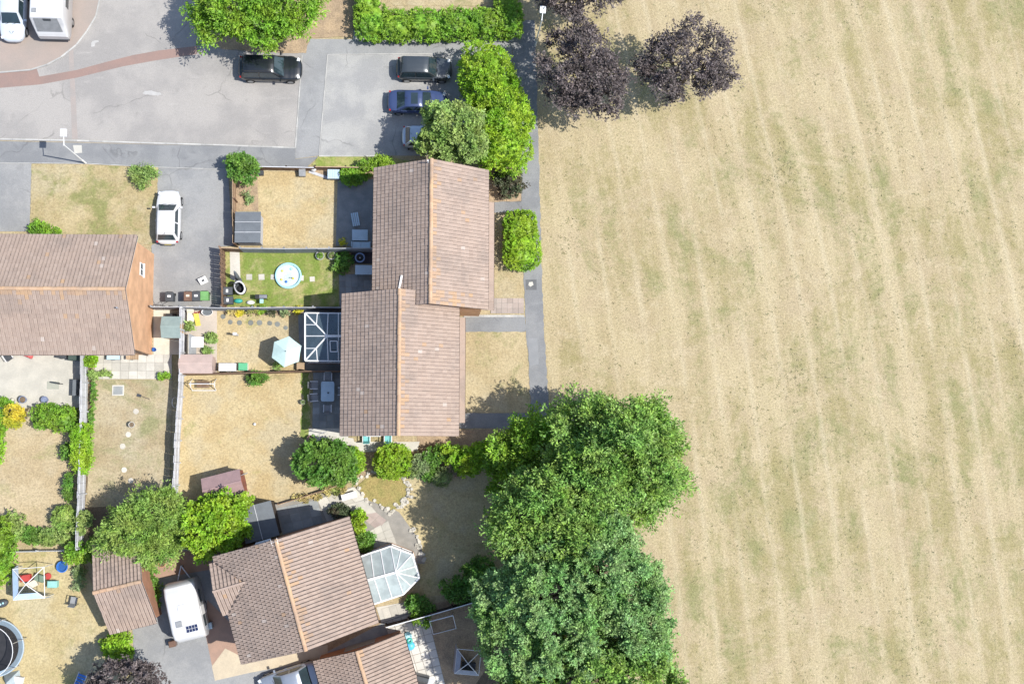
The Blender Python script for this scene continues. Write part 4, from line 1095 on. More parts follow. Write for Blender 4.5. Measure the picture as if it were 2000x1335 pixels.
def car(name, label, px, py, rz, paint, Ln=4.2, Wd=1.78, Ht=1.5, kind='hatch', roofmat=None, rails=False, sunroof=False, cat='car'):
    """+x is the nose; px,py about bonnet height"""
    g = G(px, py, 0.5); root = thing(name, label, cat, (g.x, g.y, 0.03), rz)
    h, w2 = Ln / 2, Wd / 2
    bl = 0.95 if Ht > 1.45 else 0.88; hood = bl - 0.06; tail = bl - 0.02
    nose, ws0, ws1 = h, h - 0.27 * Ln, h - 0.43 * Ln          # windscreen foot and head
    if kind == 'hatch': rw1, rw0 = -h + 0.15 * Ln, -h + 0.06 * Ln
    elif kind == 'saloon': rw1, rw0 = -h + 0.30 * Ln, -h + 0.14 * Ln
    else: rw1, rw0 = -h + 0.10 * Ln, -h + 0.05 * Ln
    #      x,   halfwidth, top height, bottom
    K = [(-h, w2*0.38, tail*0.74, 0.38), (-h+0.03, w2*0.58, tail*0.86, 0.32), (-h+0.11, w2*0.76, tail*0.94, 0.28), (-h+0.26, w2*0.89, tail*0.985, 0.24), (-h+0.52, w2*0.97, tail, 0.22),
         (-h+0.9, w2, bl, 0.2), (0, w2, bl, 0.19), (ws0 - 0.1, w2, bl, 0.2), (h-0.85, w2*0.985, hood, 0.21), (h-0.52, w2*0.935, hood-0.04, 0.22), (h-0.28, w2*0.84, hood-0.09, 0.25),
         (h-0.12, w2*0.69, hood-0.16, 0.28), (h-0.03, w2*0.48, hood-0.25, 0.34), (h, w2*0.28, hood-0.35, 0.40)]
    xs = sorted(set([k[0] for k in K] + [-h + Ln * i / 26 for i in range(27)]))
    def ring(x):
        hw, zt, zb = interp(K, x)
        zm = zb + (zt - zb) * 0.45
        return [(x, 0.0, zb), (x, hw*0.82, zb), (x, hw*0.95, zb+0.07), (x, hw, zm), (x, hw*0.985, zb+(zt-zb)*0.72), (x, hw*0.93, zt-0.045), (x, hw*0.86, zt-0.008), (x, hw*0.5, zt+0.022), (x, 0.0, zt+0.032)]
    body = smooth_by_angle(part('body', loft(xs, ring), paint, root), 50)
    # cabin
    zr = Ht; rw = w2 * 0.68; bw = w2 * 0.89
    zb = bl - 0.06
    def cab(x0, x1, xr0, xr1, off=0.0):
        pass
    bot = [(rw0, zb), (ws0, zb)]
    C = MB()
    yb, yt = bw, rw
    sec = []
    nst = 14
    for i in range(nst + 1):
        t = i / nst
        sec.append(t)
    def cring(t):
        if t < 0.25:
            k = t / 0.25; x = rw0 + (rw1 - rw0) * k; z = zb + (zr - 0.05 - zb) * k
        elif t > 0.75:
            k = (1 - t) / 0.25; x = ws0 + (ws1 - ws0) * k; z = zb + (zr - 0.06 - zb) * k
        else:
            k = (t - 0.25) / 0.5; x = rw1 + (ws1 - rw1) * k; z = zr - 0.05 + 0.05 * math.sin(PI * k) - 0.01 * k
        f = (z - zb) / (zr - zb); y = yb + (yt - yb) * f
        y *= 1 - 0.10 * max(0.0, abs(t - 0.5) - 0.2) / 0.3
        dome = 0.035 * f
        return [(x, 0, zb - 0.02), (x, yb, zb - 0.02), (x, y, max(z - 0.03, zb - 0.015)), (x, y - 0.06, z), (x, y * 0.5, z + dome * 0.75), (x, 0, z + dome)]
    smooth_by_angle(part('cabin', loft(sec, cring), paint, root), 35)
    e = 0.008
    def pane(name, pts):
        return part(name, MB().plate(pts, 0.008), CARGLASS, root)
    def lerp(a, b, t): return a + (b - a) * t
    # windscreen, rear window
    def screen(name, x0, x1, ztop, s):
        n = 6; rows = []
        nx = (ztop - zb); nz = abs(x0 - x1); q = math.hypot(nx, nz); ox, oz = s * nx / q * 0.02, nz / q * 0.02
        for t in (0.08, 0.92):
            x = lerp(x0, x1, t); z = lerp(zb, ztop, t); y = (lerp(yb, yt, (z - zb) / (zr - zb)) - 0.07) * (1 - 0.10 * (1 - 0.35 * t) * 0.9)
            f = (z - zb) / (zr - zb)
            rows.append([(x + ox, y * (2 * i / n - 1), z + oz + 0.036 * f * (1 - abs(2*i/n - 1) ** 2.2)) for i in range(n + 1)])
        mb = MB(); m = n + 1
        top = rows[0] + rows[1]; mb.add(top + [(x, y, z - 0.012) for x, y, z in top],
            [(i, i+1, m+i+1, m+i) for i in range(n)] + [(2*m+i, 3*m+i, 3*m+i+1, 2*m+i+1) for i in range(n)] + [(0, m, 3*m, 2*m), (n, 2*m+n, 3*m+n, m+n)])
        part(name, mb, CARGLASS, root)
    screen('windscreen', ws0, ws1, zr - 0.06, 1)
    screen('rear_window', rw0, rw1, zr - 0.05, -1)
    mid = lerp(rw1, ws1, 0.52)
    for s in (1, -1):
        for (a0, a1, c0, c1) in ((lerp(rw0, rw1, 0.55), lerp(rw0, rw1, 1.0) + 0.10, mid - 0.05, mid - 0.05), (mid + 0.05, mid + 0.05, ws0 - 0.32, ws1 - 0.05)):
            z0, z1 = zb + 0.06, zr - 0.14
            y0 = lerp(yb, yt, (z0 - zb) / (zr - zb)) + 0.006; y1 = lerp(yb, yt, (z1 - zb) / (zr - zb)) + 0.012
            q = [(a0, s*y0, z0), (c0, s*y0, z0), (c1, s*y1, z1), (a1, s*y1, z1)]
            pane('side_window', q)
        m = MB().cbox((ws0 - 0.28, s*(w2 + 0.09), bl + 0.06), (0.12, 0.20, 0.13))
        part('door_mirror', m, paint, root)
        part('headlight', MB().cbox((0, 0, 0), (0.20, 0.26, 0.08), Matrix.Translation((h - 0.27, s*w2*0.68, hood - 0.125)) @ Matrix.Rotation(-s*0.35, 4, 'Z') @ Matrix.Rotation(0.35, 4, 'Y')), CLEARLENS, root)
        part('tail_light', MB().cbox((0, 0, 0), (0.12, 0.20, 0.16), Matrix.Translation((-h + 0.18, s*w2*0.76, tail - 0.14)) @ Matrix.Rotation(s*0.5, 4, 'Z')), REDLENS, root)
        for xw in (h - 0.19 * Ln, -h + 0.18 * Ln):
            rr = 0.31 if Ht < 1.6 else 0.34
            wh = part('wheel', MB().tube((xw, s*(w2 - 0.20), rr), (xw, s*(w2 + 0.012), rr), rr, rr, 20), RUBBER, root)
            part('rim', MB().tube((xw, s*(w2 + 0.013), rr), (xw, s*(w2 + 0.022), rr), rr * 0.66, rr * 0.62, 14), RIM, wh)
        part('door_handle', MB().cbox((mid + 0.25, s*(w2 + 0.004), bl - 0.14), (0.18, 0.03, 0.03)), paint, root)
        if rails: part('roof_rail', MB().bar((rw1 + 0.1, s*(rw - 0.05), zr + 0.03), (ws1 - 0.1, s*(rw - 0.05), zr + 0.03), 0.04, 0.04), BLACK, root)
    part('number_plate', MB().cbox((-h - 0.004, 0, 0.55), (0.02, 0.5, 0.11)), YELP, root)
    part('rear_bumper_trim', MB().cbox((-h + 0.02, 0, 0.36), (0.10, Wd*0.5, 0.10)), BLACK, root)
    part('wiper', MB().bar((ws0 + 0.03, 0.05, zb + 0.07), (ws0 - 0.10, 0.55, zb + 0.17), 0.02, 0.02).bar((ws0 + 0.03, -0.45, zb + 0.07), (ws0 - 0.10, 0.0, zb + 0.17), 0.02, 0.02), BLACK, root)
    if sunroof: part('sunroof', MB().cbox((ws1 - 0.55, 0, zr + 0.025), (0.5, 0.85, 0.02)), CARGLASS, root)
    part('aerial', MB().tube((rw1 + 0.12, 0, zr), (rw1 - 0.05, 0, zr + 0.18), 0.012), BLACK, root)
    if roofmat: pass
    return root
def paint(name, c, metal=0.0):
    return M(name, c, tuple(x * 0.94 for x in c), 1.5, 2, 0.28, 0.5, 0, None, 0, metal, 0.02, 30, 0.6)
P_BLACK, P_GREY = paint('black paint', (0.010, 0.013, 0.017)), paint('gunmetal paint', (0.055, 0.066, 0.075), 0.3)
P_BLUE, P_SILV = paint('blue paint', (0.040, 0.062, 0.150), 0.2), paint('silver blue paint', (0.46, 0.52, 0.60), 0.3)
P_WHITE, P_STEEL = paint('white paint', (0.56, 0.565, 0.575)), paint('dull silver paint', (0.27, 0.31, 0.37), 0.4)
P_WHITE2 = paint('cool white paint', (0.50, 0.55, 0.61))
car('parked_car', 'black estate car parked under the feathery green tree at the road edge', 529, 135, 0.0, P_BLACK, 4.65, 1.9, 1.68, 'estate', rails=True)
car('parked_car', 'gunmetal grey people carrier, topmost in the car park bay', 829, 136, 0.0, P_GREY, 4.15, 1.76, 1.66, 'estate')
car('parked_car', 'dark blue saloon with a sunroof parked below the grey people carrier', 816, 200, 0.0, P_BLUE, 4.45, 1.76, 1.42, 'saloon', sunroof=True)
car('parked_car', 'silver blue hatchback mostly hidden under the olive tree', 838, 269, 0.0, P_SILV, 4.0, 1.72, 1.48, 'hatch')
car('parked_car', 'white hatchback parked on the tarmac drive with its nose to the road', 330, 425, PI/2, P_WHITE, 4.0, 1.76, 1.50, 'hatch')
wc = car('parked_car', 'pale blue white car beside the motorhome in the top left corner', 28, 26, -PI/2, P_WHITE2, 4.4, 1.82, 1.62, 'estate')
part('bonnet_chevron', MB().bar((1.72, 0.0, 0.868), (1.52, 0.16, 0.90), 0.06, 0.012).bar((1.72, 0.0, 0.868), (1.52, -0.16, 0.90), 0.06, 0.012), MGREY, wc)  # flat grey chevron lying on the bonnet
car('parked_car', 'dull silver car standing at the garage door below the turned house', 565, 1328, PI + 0.30, P_STEEL, 4.4, 1.8, 1.45, 'saloon', sunroof=False)

def rbox_loft(Ln, Wd, keys, rings=10, rc=0.22):
    """rounded box along x; keys: (x, zbottom, ztop, halfwidth)"""
    def ring(x):
        zb, zt, hw = interp(keys, x)
        pts = [(x, 0, zb), (x, hw - 0.05, zb), (x, hw, zb + 0.06), (x, hw, zt - rc)]
        for i in range(1, 5):
            a = PI/2 * i / 4; pts.append((x, hw - rc + rc*math.cos(a), zt - rc + rc*math.sin(a)))
        pts.append((x, 0, zt + 0.02))
        return pts
    xs = sorted(set([k[0] for k in keys] + [-Ln/2 + Ln*i/30 for i in range(31)]))
    return loft(xs, ring)
# touring caravan
g = G(366, 1189, 1.3); cv = thing('caravan', 'white touring caravan with a solar panel parked beside the turned house', 'caravan', (g.x, g.y, 0.03), -PI/2 + 0.23)
smooth_by_angle(part('body', rbox_loft(4.1, 2.2, [(-2.05, 0.75, 1.9, 1.02), (-1.75, 0.5, 2.45, 1.08), (-1.2, 0.45, 2.55, 1.1), (1.2, 0.45, 2.55, 1.1), (1.7, 0.5, 2.40, 1.08), (2.05, 0.75, 1.85, 1.0)]), P_WHITE, cv), 50)
part('front_window', MB().plate([(-2.06, -0.8, 1.35), (-2.06, 0.8, 1.35), (-1.93, 0.8, 2.05), (-1.93, -0.8, 2.05)], 0.02), CARGLASS, cv)
for s in (1, -1):
    for x in (-0.8, 0.9): part('side_window', MB().box(x-0.45, x+0.45, s*1.105-0.01, s*1.105+0.01, 1.35, 1.95), CARGLASS, cv)
    wh = part('wheel', MB().tube((0.1, s*0.9, 0.32), (0.1, s*1.09, 0.32), 0.32, 0.32, 18), RUBBER, cv)
    part('rim', MB().tube((0.1, s*1.091, 0.32), (0.1, s*1.10, 0.32), 0.2, 0.18, 12), RIM, wh)
part('door', MB().box(-0.1, 0.55, 1.10, 1.118, 0.55, 2.2), WHITE, cv)
sp = part('solar_panel', MB().box(1.0, 1.45, -0.05, 0.75, 2.575, 2.60), M('solar cell', (0.012, 0.02, 0.06), (0.016, 0.026, 0.075), 5, 2, 0.15, 0.6), cv)
gr = MB()
for i in range(5): gr.box(1.0, 1.45, -0.05 + 0.2*i - 0.008, -0.05 + 0.2*i + 0.008, 2.60, 2.604)
for i in range(3): gr.box(1.0 + 0.225*i - 0.008, 1.0 + 0.225*i + 0.008, -0.05, 0.75, 2.604, 2.607)
part('cell_grid', gr, WHITE, sp)
part('roof_hatch', MB().box(0.55, 0.95, -0.65, -0.25, 2.57, 2.64), MGREY, cv)
part('roof_hatch', MB().box(-0.5, 0.0, -0.3, 0.3, 2.57, 2.63), WHITE, cv)
part('drawbar', MB().bar((-2.0, 0.45, 0.45), (-3.0, 0, 0.45), 0.06, 0.1).bar((-2.0, -0.45, 0.45), (-3.0, 0, 0.45), 0.06, 0.1).tube((-3.0, 0, 0.0), (-3.0, 0, 0.6), 0.03), METAL, cv)
part('jockey_wheel', MB().tube((-2.9, -0.04, 0.1), (-2.9, 0.04, 0.1), 0.1), RUBBER, cv)
# motorhome
g = G(104, -8, 1.4); mh = thing('motorhome', 'white motorhome cut by the top of the frame beside the kerb curve', 'motorhome', (g.x, g.y, 0.055), -PI/2)
smooth_by_angle(part('body', rbox_loft(6.0, 2.3, [(-3.0, 0.6, 2.6, 1.12), (-2.8, 0.5, 2.8, 1.15), (1.9, 0.5, 2.8, 1.15), (2.2, 0.5, 2.78, 1.15), (2.34, 0.5, 2.47, 1.145), (2.48, 0.5, 2.16, 1.14), (2.62, 0.5, 1.85, 1.13), (2.75, 0.5, 1.55, 1.12), (2.98, 0.6, 1.2, 1.05)], rc=0.12), P_WHITE, mh), 50)
part('sloping_window', MB().plate([(2.27, -0.88, 2.73), (2.27, 0.78, 2.73), (2.80, 0.86, 1.60), (2.80, -0.90, 1.60)], 0.04), MGREY, mh)
part('window_latch', MB().plate([(2.29, -0.25, 2.735), (2.29, 0.35, 2.735), (2.38, 0.30, 2.545), (2.38, -0.2, 2.545)], 0.02), DGREY, mh)
for s in (1, -1):
    part('tail_light', MB().cbox((2.78, s*0.98, 1.25), (0.14, 0.16, 0.30)), REDLENS, mh)
    for x in (-1.6, 0.6): part('side_window', MB().box(x-0.5, x+0.5, s*1.155-0.01, s*1.155+0.01, 1.5, 2.1), CARGLASS, mh)
    for x in (-2.0, 1.6):
        wh = part('wheel', MB().tube((x, s*0.95, 0.34), (x, s*1.14, 0.34), 0.34, 0.34, 18), RUBBER, mh)
        part('rim', MB().tube((x, s*1.141, 0.34), (x, s*1.15, 0.34), 0.2, 0.18, 12), RIM, wh)
part('roof_hatch', MB().box(1.55, 1.85, -0.95, -0.65, 2.82, 2.88), MGREY, mh)
part('roof_hatch', MB().box(-0.1, 0.4, -0.3, 0.3, 2.82, 2.88), WHITE, mh)
part('awning_case', MB().bar((-2.4, 0.92, 2.85), (0.9, 0.92, 2.85), 0.09, 0.10), M('blue grey awning case', (0.25, 0.30, 0.42), (0.22, 0.27, 0.38), 2), mh)
part('bumper', MB().box(2.80, 3.02, -1.0, 1.0, 0.42, 0.62), DGREY, mh)

# ------------------------------------------------------------------ street lamps
def lamp(label, px, py, hgt, arm, rz):
    g = G(px, py); root = thing('street_lamp', label, 'street lamp', g, rz, 'street lamps')
    part('base_cover', MB().tube((0, 0, 0), (0, 0, 0.9), 0.075, 0.07, 10), ALU, root)
    part('column', MB().tube((0, 0, 0.9), (0, 0, hgt), 0.055, 0.045, 10), ALU, root)
    part('arm', MB().tube((0, 0, hgt - 0.02), (0, arm, hgt + 0.12), 0.035, 0.03, 8), ALU, root)
    hd = part('lantern', MB().box(-0.21, 0.21, arm - 0.1, arm + 0.42, hgt + 0.06, hgt + 0.17), ALU, root)
    part('diffuser', MB().box(-0.16, 0.16, arm - 0.05, arm + 0.36, hgt + 0.02, hgt + 0.058), CLEARLENS, hd)
lamp('tall white street lamp by the front lawn corner, arm over the road', 168, 319, 5.0, 0.65, 0.0)
lamp('tall white street lamp among the purple trees at the path corner', 1045, 90, 5.2, 0.55, -0.1)

# ------------------------------------------------------------------ bins and boxes
def bin_(label, px, py, mat, lidmat, sticker=None, rz=0.0, group='wheeled bins'):
    g = G(px, py, 0.5); root = thing('wheelie_bin', label, 'bin', (g.x, g.y, 0.04), rz, group)
    v = [(-0.22, -0.25, 0.06), (0.22, -0.25, 0.06), (0.22, 0.22, 0.06), (-0.22, 0.22, 0.06), (-0.28, -0.34, 0.98), (0.28, -0.34, 0.98), (0.28, 0.30, 0.98), (-0.28, 0.30, 0.98)]
    part('body', MB().add(v, [(3, 2, 1, 0), (0, 1, 5, 4), (1, 2, 6, 5), (2, 3, 7, 6), (3, 0, 4, 7), (4, 5, 6, 7)]), mat, root)
    ld = part('lid', MB().add([(-0.30, -0.36, 0.98), (0.30, -0.36, 0.98), (0.30, 0.33, 0.98), (-0.30, 0.33, 0.98), (-0.27, -0.33, 1.03), (0.27, -0.33, 1.03), (0.27, 0.30, 1.07), (-0.27, 0.30, 1.07)],
        [(3, 2, 1, 0), (0, 1, 5, 4), (1, 2, 6, 5), (2, 3, 7, 6), (3, 0, 4, 7), (4, 5, 6, 7)]), lidmat, root)
    if sticker: part('sticker', MB().add([(-0.12, -0.05, 1.054), (0.12, -0.05, 1.054), (0.12, 0.10, 1.064), (-0.12, 0.10, 1.064)], [(0, 1, 2, 3)]), sticker, ld)
    for s in (1, -1): part('wheel', MB().tube((s*0.20, 0.27, 0.10), (s*0.25, 0.27, 0.10), 0.10, 0.10, 12), RUBBER, root)
    part('handle', MB().tube((-0.22, 0.36, 0.95), (0.22, 0.36, 0.95), 0.018), BLACK, root)
bin_('charcoal wheeled bin with a white sticker, alone by the orange gable', 334, 581, DGREY, DGREY, WHITE)
bin_('brown wheeled bin in the row at the end of the drive', 370, 580, BROWNP, BROWNP, CREAM)
bin_('charcoal wheeled bin between the brown and the green bin', 386, 580, DGREY, DGREY, WHITE)
bin_('green wheeled bin at the end of the row by the picket fence', 402, 579, GREENP, GREENP)
bin_('charcoal wheeled bin inside the picket fence, nearer the pool lawn path', 447, 570, DGREY, DGREY, WHITE, PI/2)
bin_('charcoal wheeled bin inside the picket fence, tight in the corner', 448, 588, DGREY, DGREY, WHITE, PI/2)
def chest(name, label, cat, px, py, wd, ln, h, mat, lidmat, rz=0.0, z=0.045, slats=0):
    g = G(px, py, h * 0.8); root = thing(name, label, cat, (g.x, g.y, z), rz)
    part('body', MB().box(-wd/2, wd/2, -ln/2, ln/2, 0, h), mat, root)
    if slats:
        for i in range(slats):
            a = -wd/2 - 0.02 + (wd + 0.04) * i / slats
            part('lid_slat', MB().box(a + 0.006, a + (wd + 0.04)/slats - 0.006, -ln/2 - 0.02, ln/2 + 0.02, h + 0.003, h + 0.035), lidmat, root)
    else:
        part('lid', MB().add([(-wd/2-.02, -ln/2-.02, h), (wd/2+.02, -ln/2-.02, h), (wd/2+.02, ln/2+.02, h), (-wd/2-.02, ln/2+.02, h),
                          (-wd/2+.02, -ln/2+.02, h+.06), (wd/2-.02, -ln/2+.02, h+.06), (wd/2-.02, ln/2-.02, h+.06), (-wd/2+.02, ln/2-.02, h+.06)],
                         [(3, 2, 1, 0), (0, 1, 5, 4), (1, 2, 6, 5), (2, 3, 7, 6), (3, 0, 4, 7), (4, 5, 6, 7)]), lidmat, root)
    part('handle', MB().box(-0.08, 0.08, -ln/2 - 0.05, -ln/2 - 0.021, h*0.6, h*0.66), DGREY, root)
    return root
chest('storage_chest', 'white plastic storage chest next to the pink shed', 'chest', 436, 717, 0.58, 0.55, 0.7, WHITE, WHITE)
chest('storage_chest', 'white plastic storage chest beside the green lidded one', 'chest', 453, 717, 0.58, 0.55, 0.7, WHITE, WHITE)
chest('storage_chest', 'white storage chest with a bright green lid below the parasol lawn', 'chest', 475, 716, 0.62, 0.52, 0.6, WHITE, M('jade plastic', (0.11, 0.42, 0.22), (0.1, 0.36, 0.19), 2, 3, 0.45))
chest('storage_chest', 'pale grey slatted chest in the top corner of the golden lawn', 'chest', 652, 341, 0.85, 0.65, 0.6, MGREY, BLUETOP, slats=5)
chest('storage_chest', 'small charcoal box on the golden lawn beside the round shrub', 'chest', 509, 338, 0.42, 0.32, 0.35, DGREY, DGREY)
chest('storage_chest', 'grey flat chest under the eaves at the back of the brick gable house', 'chest', 222, 695, 0.9, 0.5, 0.5, MGREY, BLUETOP)
chest('crate', 'slatted tan wooden crate under the eaves beside the grey flat chest', 'crate', 258, 696, 0.75, 0.4, 0.45, WOODT, WOODT, slats=5)
chest('storage_chest', 'dark grey garden box against the fence of the gravel patio', 'chest', 147, 757, 0.28, 1.15, 0.75, MGREY, GREYFELT)
chest('storage_chest', 'charcoal cabinet pushed under the eaves on the gravel patio', 'chest', 147, 696, 0.85, 0.55, 0.8, DGREY, M('dark green lid', (0.06, 0.085, 0.075), (0.05, 0.075, 0.065), 2))
chest('bench', 'dark bench end beside the charcoal cabinet on the gravel patio', 'bench', 121, 694, 0.75, 0.4, 0.42, MGREY, DGREY, -0.15)
chest('planter', 'tan wooden planter box at the corner of the dark glazed conservatory', 'planter', 587, 715, 0.55, 0.5, 0.4, WOODT, WOODT)
chest('crate', 'small dark crate of garden tools beside the pale green shed', 'crate', 334, 617, 0.7, 0.3, 0.4, BLACK, BLACK)

# ------------------------------------------------------------------ tables, chairs, parasol
def table(name, label, px, py, wd, ln, h, mat, rz=0.0, z=0.06, round_c=False, cat='table'):
    g = G(px, py, h); root = thing(name, label, cat, (g.x, g.y, z), rz)
    if round_c:
        q = []
        for cx, cy, a0 in ((wd/2-.14, ln/2-.14, 0), (-wd/2+.14, ln/2-.14, 90), (-wd/2+.14, -ln/2+.14, 180), (wd/2-.14, -ln/2+.14, 270)):
            for k in range(5):
                a = math.radians(a0 + 22.5*k); q.append((cx + .14*math.cos(a), cy + .14*math.sin(a)))
        part('tabletop', MB().prism(q, h-0.04, h), mat, root)
    else: part('tabletop', MB().box(-wd/2, wd/2, -ln/2, ln/2, h-0.05, h), mat, root)
    for sx in (1, -1):
        for sy in (1, -1): part('leg', MB().tube((sx*(wd/2-.08), sy*(ln/2-.08), 0), (sx*(wd/2-.08), sy*(ln/2-.08), h-.05), 0.025), mat, root)
    return root
def chair(label, px, py, rz, mat=None, z=0.06, group=None, armat=None):
    mat = mat or MGREY
    g = G(px, py, 0.5); root = thing('garden_chair', label, 'chair', (g.x, g.y, z), rz, group)
    part('seat', MB().box(-0.24, 0.24, -0.24, 0.22, 0.41, 0.44), mat, root)
    part('backrest', MB().plate([(-0.24, 0.22, 0.46), (0.24, 0.22, 0.46), (0.24, 0.40, 0.92), (-0.24, 0.40, 0.92)], 0.025), mat, root)
    for s in (1, -1):
        part('armrest', MB().bar((s*0.27, -0.26, 0.64), (s*0.27, 0.30, 0.66), 0.05, 0.03), armat or WHITE, root)
        for y in (-0.22, 0.26): part('leg', MB().tube((s*0.26, y, 0), (s*0.26, y, 0.64), 0.016), armat or WHITE, root)
    return root
table('garden_table', 'pale rounded patio table in the shade of the lower terraced house', 640, 764, 0.95, 1.45, 0.74, BLUETOP, 0, 0.06, True)
chair('grey patio chair at the top end of the pale rounded table', 641, 736, 0.0, group='chairs round the patio table')
chair('grey patio chair at the bottom end of the pale rounded table', 640, 797, PI, group='chairs round the patio table')
chair('grey patio chair between the rounded table and the house wall', 667, 764, -PI/2, group='chairs round the patio table')
chair('grey patio chair on the lawn side of the rounded table, lower one', 614, 776, PI/2 + 0.1, group='chairs round the patio table')
chair('grey patio chair on the lawn side of the rounded table, upper one', 614, 752, PI/2, group='chairs round the patio table')
o = obj('cup', MB().lathe([(0.05, 0), (0.06, 0.1), (0.05, 0.1)], 12).mesh('cup', BLACK)); o.location = G(641, 767, 0.80); o.location.z = 0.80
tag(o, 'small dark pot standing on the pale rounded patio table', 'pot')
table('garden_table', 'pale blue low table in the shade of the upper terraced house', 703, 459, 1.15, 0.80, 0.5, BLUETOP, 0, 0.045)
def bench(label, px, py, wd, mat, rz=0.0, z=0.045, dp=0.5):
    g = G(px, py, 0.4); root = thing('garden_bench', label, 'bench', (g.x, g.y, z), rz)
    for i in range(2):
        a = -wd/2 + 0.06 + (wd - .12) * i / 2
        part('seat_cushion', MB().box(a + .01, a + (wd-.12)/2 - .01, -dp/2, dp/2 - .08, 0.30, 0.42), mat, root)
    part('base', MB().box(-wd/2+.06, wd/2-.06, -dp/2+.01, dp/2, 0.0, 0.296), MGREY, root)
    part('backrest', MB().box(-wd/2, wd/2, dp/2 - .07, dp/2 + .05, 0.30, 0.75), mat, root)
    for s in (1, -1): part('armrest', MB().box(s*(wd/2-.03)-.03, s*(wd/2-.03)+.03, -dp/2, dp/2 - .07, 0.0, 0.58), mat, root)
bench('pale blue two seat bench under the slate fence below the low table', 705, 479, 1.4, BLUETOP, PI)
table('garden_table', 'pale blue rectangular table on the slabs beside the upper terraced house', 712, 527, 1.35, 0.70, 0.7, BLUETOP, 0, 0.06)
g = G(694, 428, 0.4); rk = thing('lounger', 'slatted pale lounger chair standing askew in the shade of the upper terraced house', 'lounger', (g.x, g.y, 0.05), 0.18)
for i in range(4): part('slat', MB().box(-0.26 + 0.14*i, -0.16 + 0.14*i, -0.50, 0.50, 0.30 + 0.01*(i % 2), 0.33 + 0.01*(i % 2)), BLUETOP, rk)
part('frame', MB().box(-0.27, 0.27, -0.48, -0.42, 0.26, 0.297).box(-0.27, 0.27, 0.42, 0.48, 0.26, 0.297), MGREY, rk)
for sx in (1, -1):
    for sy in (1, -1): part('leg', MB().tube((sx*0.24, sy*0.45, 0), (sx*0.24, sy*0.45, 0.26), 0.02), MGREY, rk)
g = G(703, 503, 0.5); fp = thing('fire_bowl', 'round blue rimmed fire bowl between the bench and the slab table', 'fire bowl', (g.x, g.y, 0.05))
part('bowl', MB().lathe([(0.12, 0.25), (0.24, 0.32), (0.36, 0.48), (0.33, 0.48), (0.20, 0.36), (0.02, 0.34)], 22), BLACK, fp, True)
part('rim', MB().lathe([(0.27, 0.481), (0.37, 0.481), (0.37, 0.50), (0.27, 0.50)], 22, cap=False), M('steel blue enamel', (0.25, 0.36, 0.58), (0.22, 0.32, 0.52), 2, 3, 0.4), fp)
part('lid_knob', MB().lathe([(0.01, 0.345), (0.06, 0.36), (0.05, 0.42), (0.01, 0.44)], 10), WHITE, fp)
for i in range(3): part('leg', MB().tube((0.3*math.cos(i*2.09), 0.3*math.sin(i*2.09), 0), (0.18*math.cos(i*2.09), 0.18*math.sin(i*2.09), 0.31), 0.02), BLACK, fp)
g = G(709, 503); o = obj('outdoor_rug', MB().box(-0.85, 0.75, -0.45, 0.45, 0, 0.012).mesh('rug', M('charcoal rug', (0.075, 0.07, 0.085), (0.06, 0.056, 0.07), 6))); o.location = (g.x, g.y, 0.055)
tag(o, 'dark rectangular rug under the blue rimmed fire bowl', 'rug')

# parasol
g = G(559, 686, 2.35); par = thing('parasol', 'open six sided pale aqua parasol on the small golden lawn', 'parasol', (g.x, g.y, 0.04), 0.0)
Rp, zt, zl = 1.12, 2.55, 2.10
for i in range(6):
    a0, a1 = math.radians(90 + 60*i - 8), math.radians(150 + 60*i - 8)
    p0, p1 = Vector((Rp*math.cos(a0), Rp*math.sin(a0), zl)), Vector((Rp*math.cos(a1), Rp*math.sin(a1), zl))
    top = Vector((0, 0, zt)); mid = (p0 + p1) / 2 * 0.985; mid.z = zl + 0.03
    part('canopy_panel', MB().add([top, p0, mid, p1, top - Vector((0, 0, .012)), p0 - Vector((0, 0, .012)), mid - Vector((0, 0, .012)), p1 - Vector((0, 0, .012))],
         [(0, 1, 2), (0, 2, 3), (4, 6, 5), (4, 7, 6), (1, 5, 6, 2), (2, 6, 7, 3)]), CANVAS, par)
    part('rib', MB().tube(top - Vector((0, 0, .05)), p0 * 0.99 - Vector((0, 0, .03)), 0.012), METAL, par)
part('pole', MB().tube((0, 0, 0.08), (0, 0, zt + 0.02), 0.024), METAL, par)
part('finial', MB().lathe([(0.05, zt), (0.05, zt + .03), (0.02, zt + .09)], 10), MGREY, par)
part('base', MB().lathe([(0.3, 0), (0.3, 0.06), (0.06, 0.12), (0.04, 0.3)], 20), DGREY, par)

# ------------------------------------------------------------------ paddling pool and garden clutter
g = G(563, 538, 0.2); pool = thing('paddling_pool', 'round pale blue rimmed paddling pool on the green lawn', 'paddling pool', (g.x, g.y, 0.04))
part('rim', MB().lathe([(0.86, 0.0), (0.97, 0.08), (0.97, 0.20), (0.90, 0.26), (0.82, 0.20), (0.82, 0.03)], 36, cap=False), SKYP, pool, True)
pm = M('pool lining', (0.72, 0.78, 0.78), (0.62, 0.75, 0.77), 1.2, 3, 0.4)
part('floor', MB().lathe([(0.85, 0.02), (0.84, 0.045)], 36), pm, pool)
part('water', MB().lathe([(0.82, 0.10), (0.82, 0.11)], 36), M_glass('pool water', (0.55, 0.66, 0.66), 0.35, 0.05), pool)
for i, (x, y, m) in enumerate(((-0.45, 0.35, YELP), (-0.15, -0.45, BLUEP), (0.35, -0.2, YELP), (-0.5, -0.3, YELP), (0.2, 0.5, SKYP), (0.1, -0.15, DGREY), (0.22, -0.15, DGREY))):
    rr = 0.10 if i < 5 else 0.035
    part('floating_toy', MB().lathe([(0.02, 0.10), (rr, 0.13), (rr*0.7, 0.19), (0.01, 0.20)], 10, (x, y, 0)), m, pool, True)
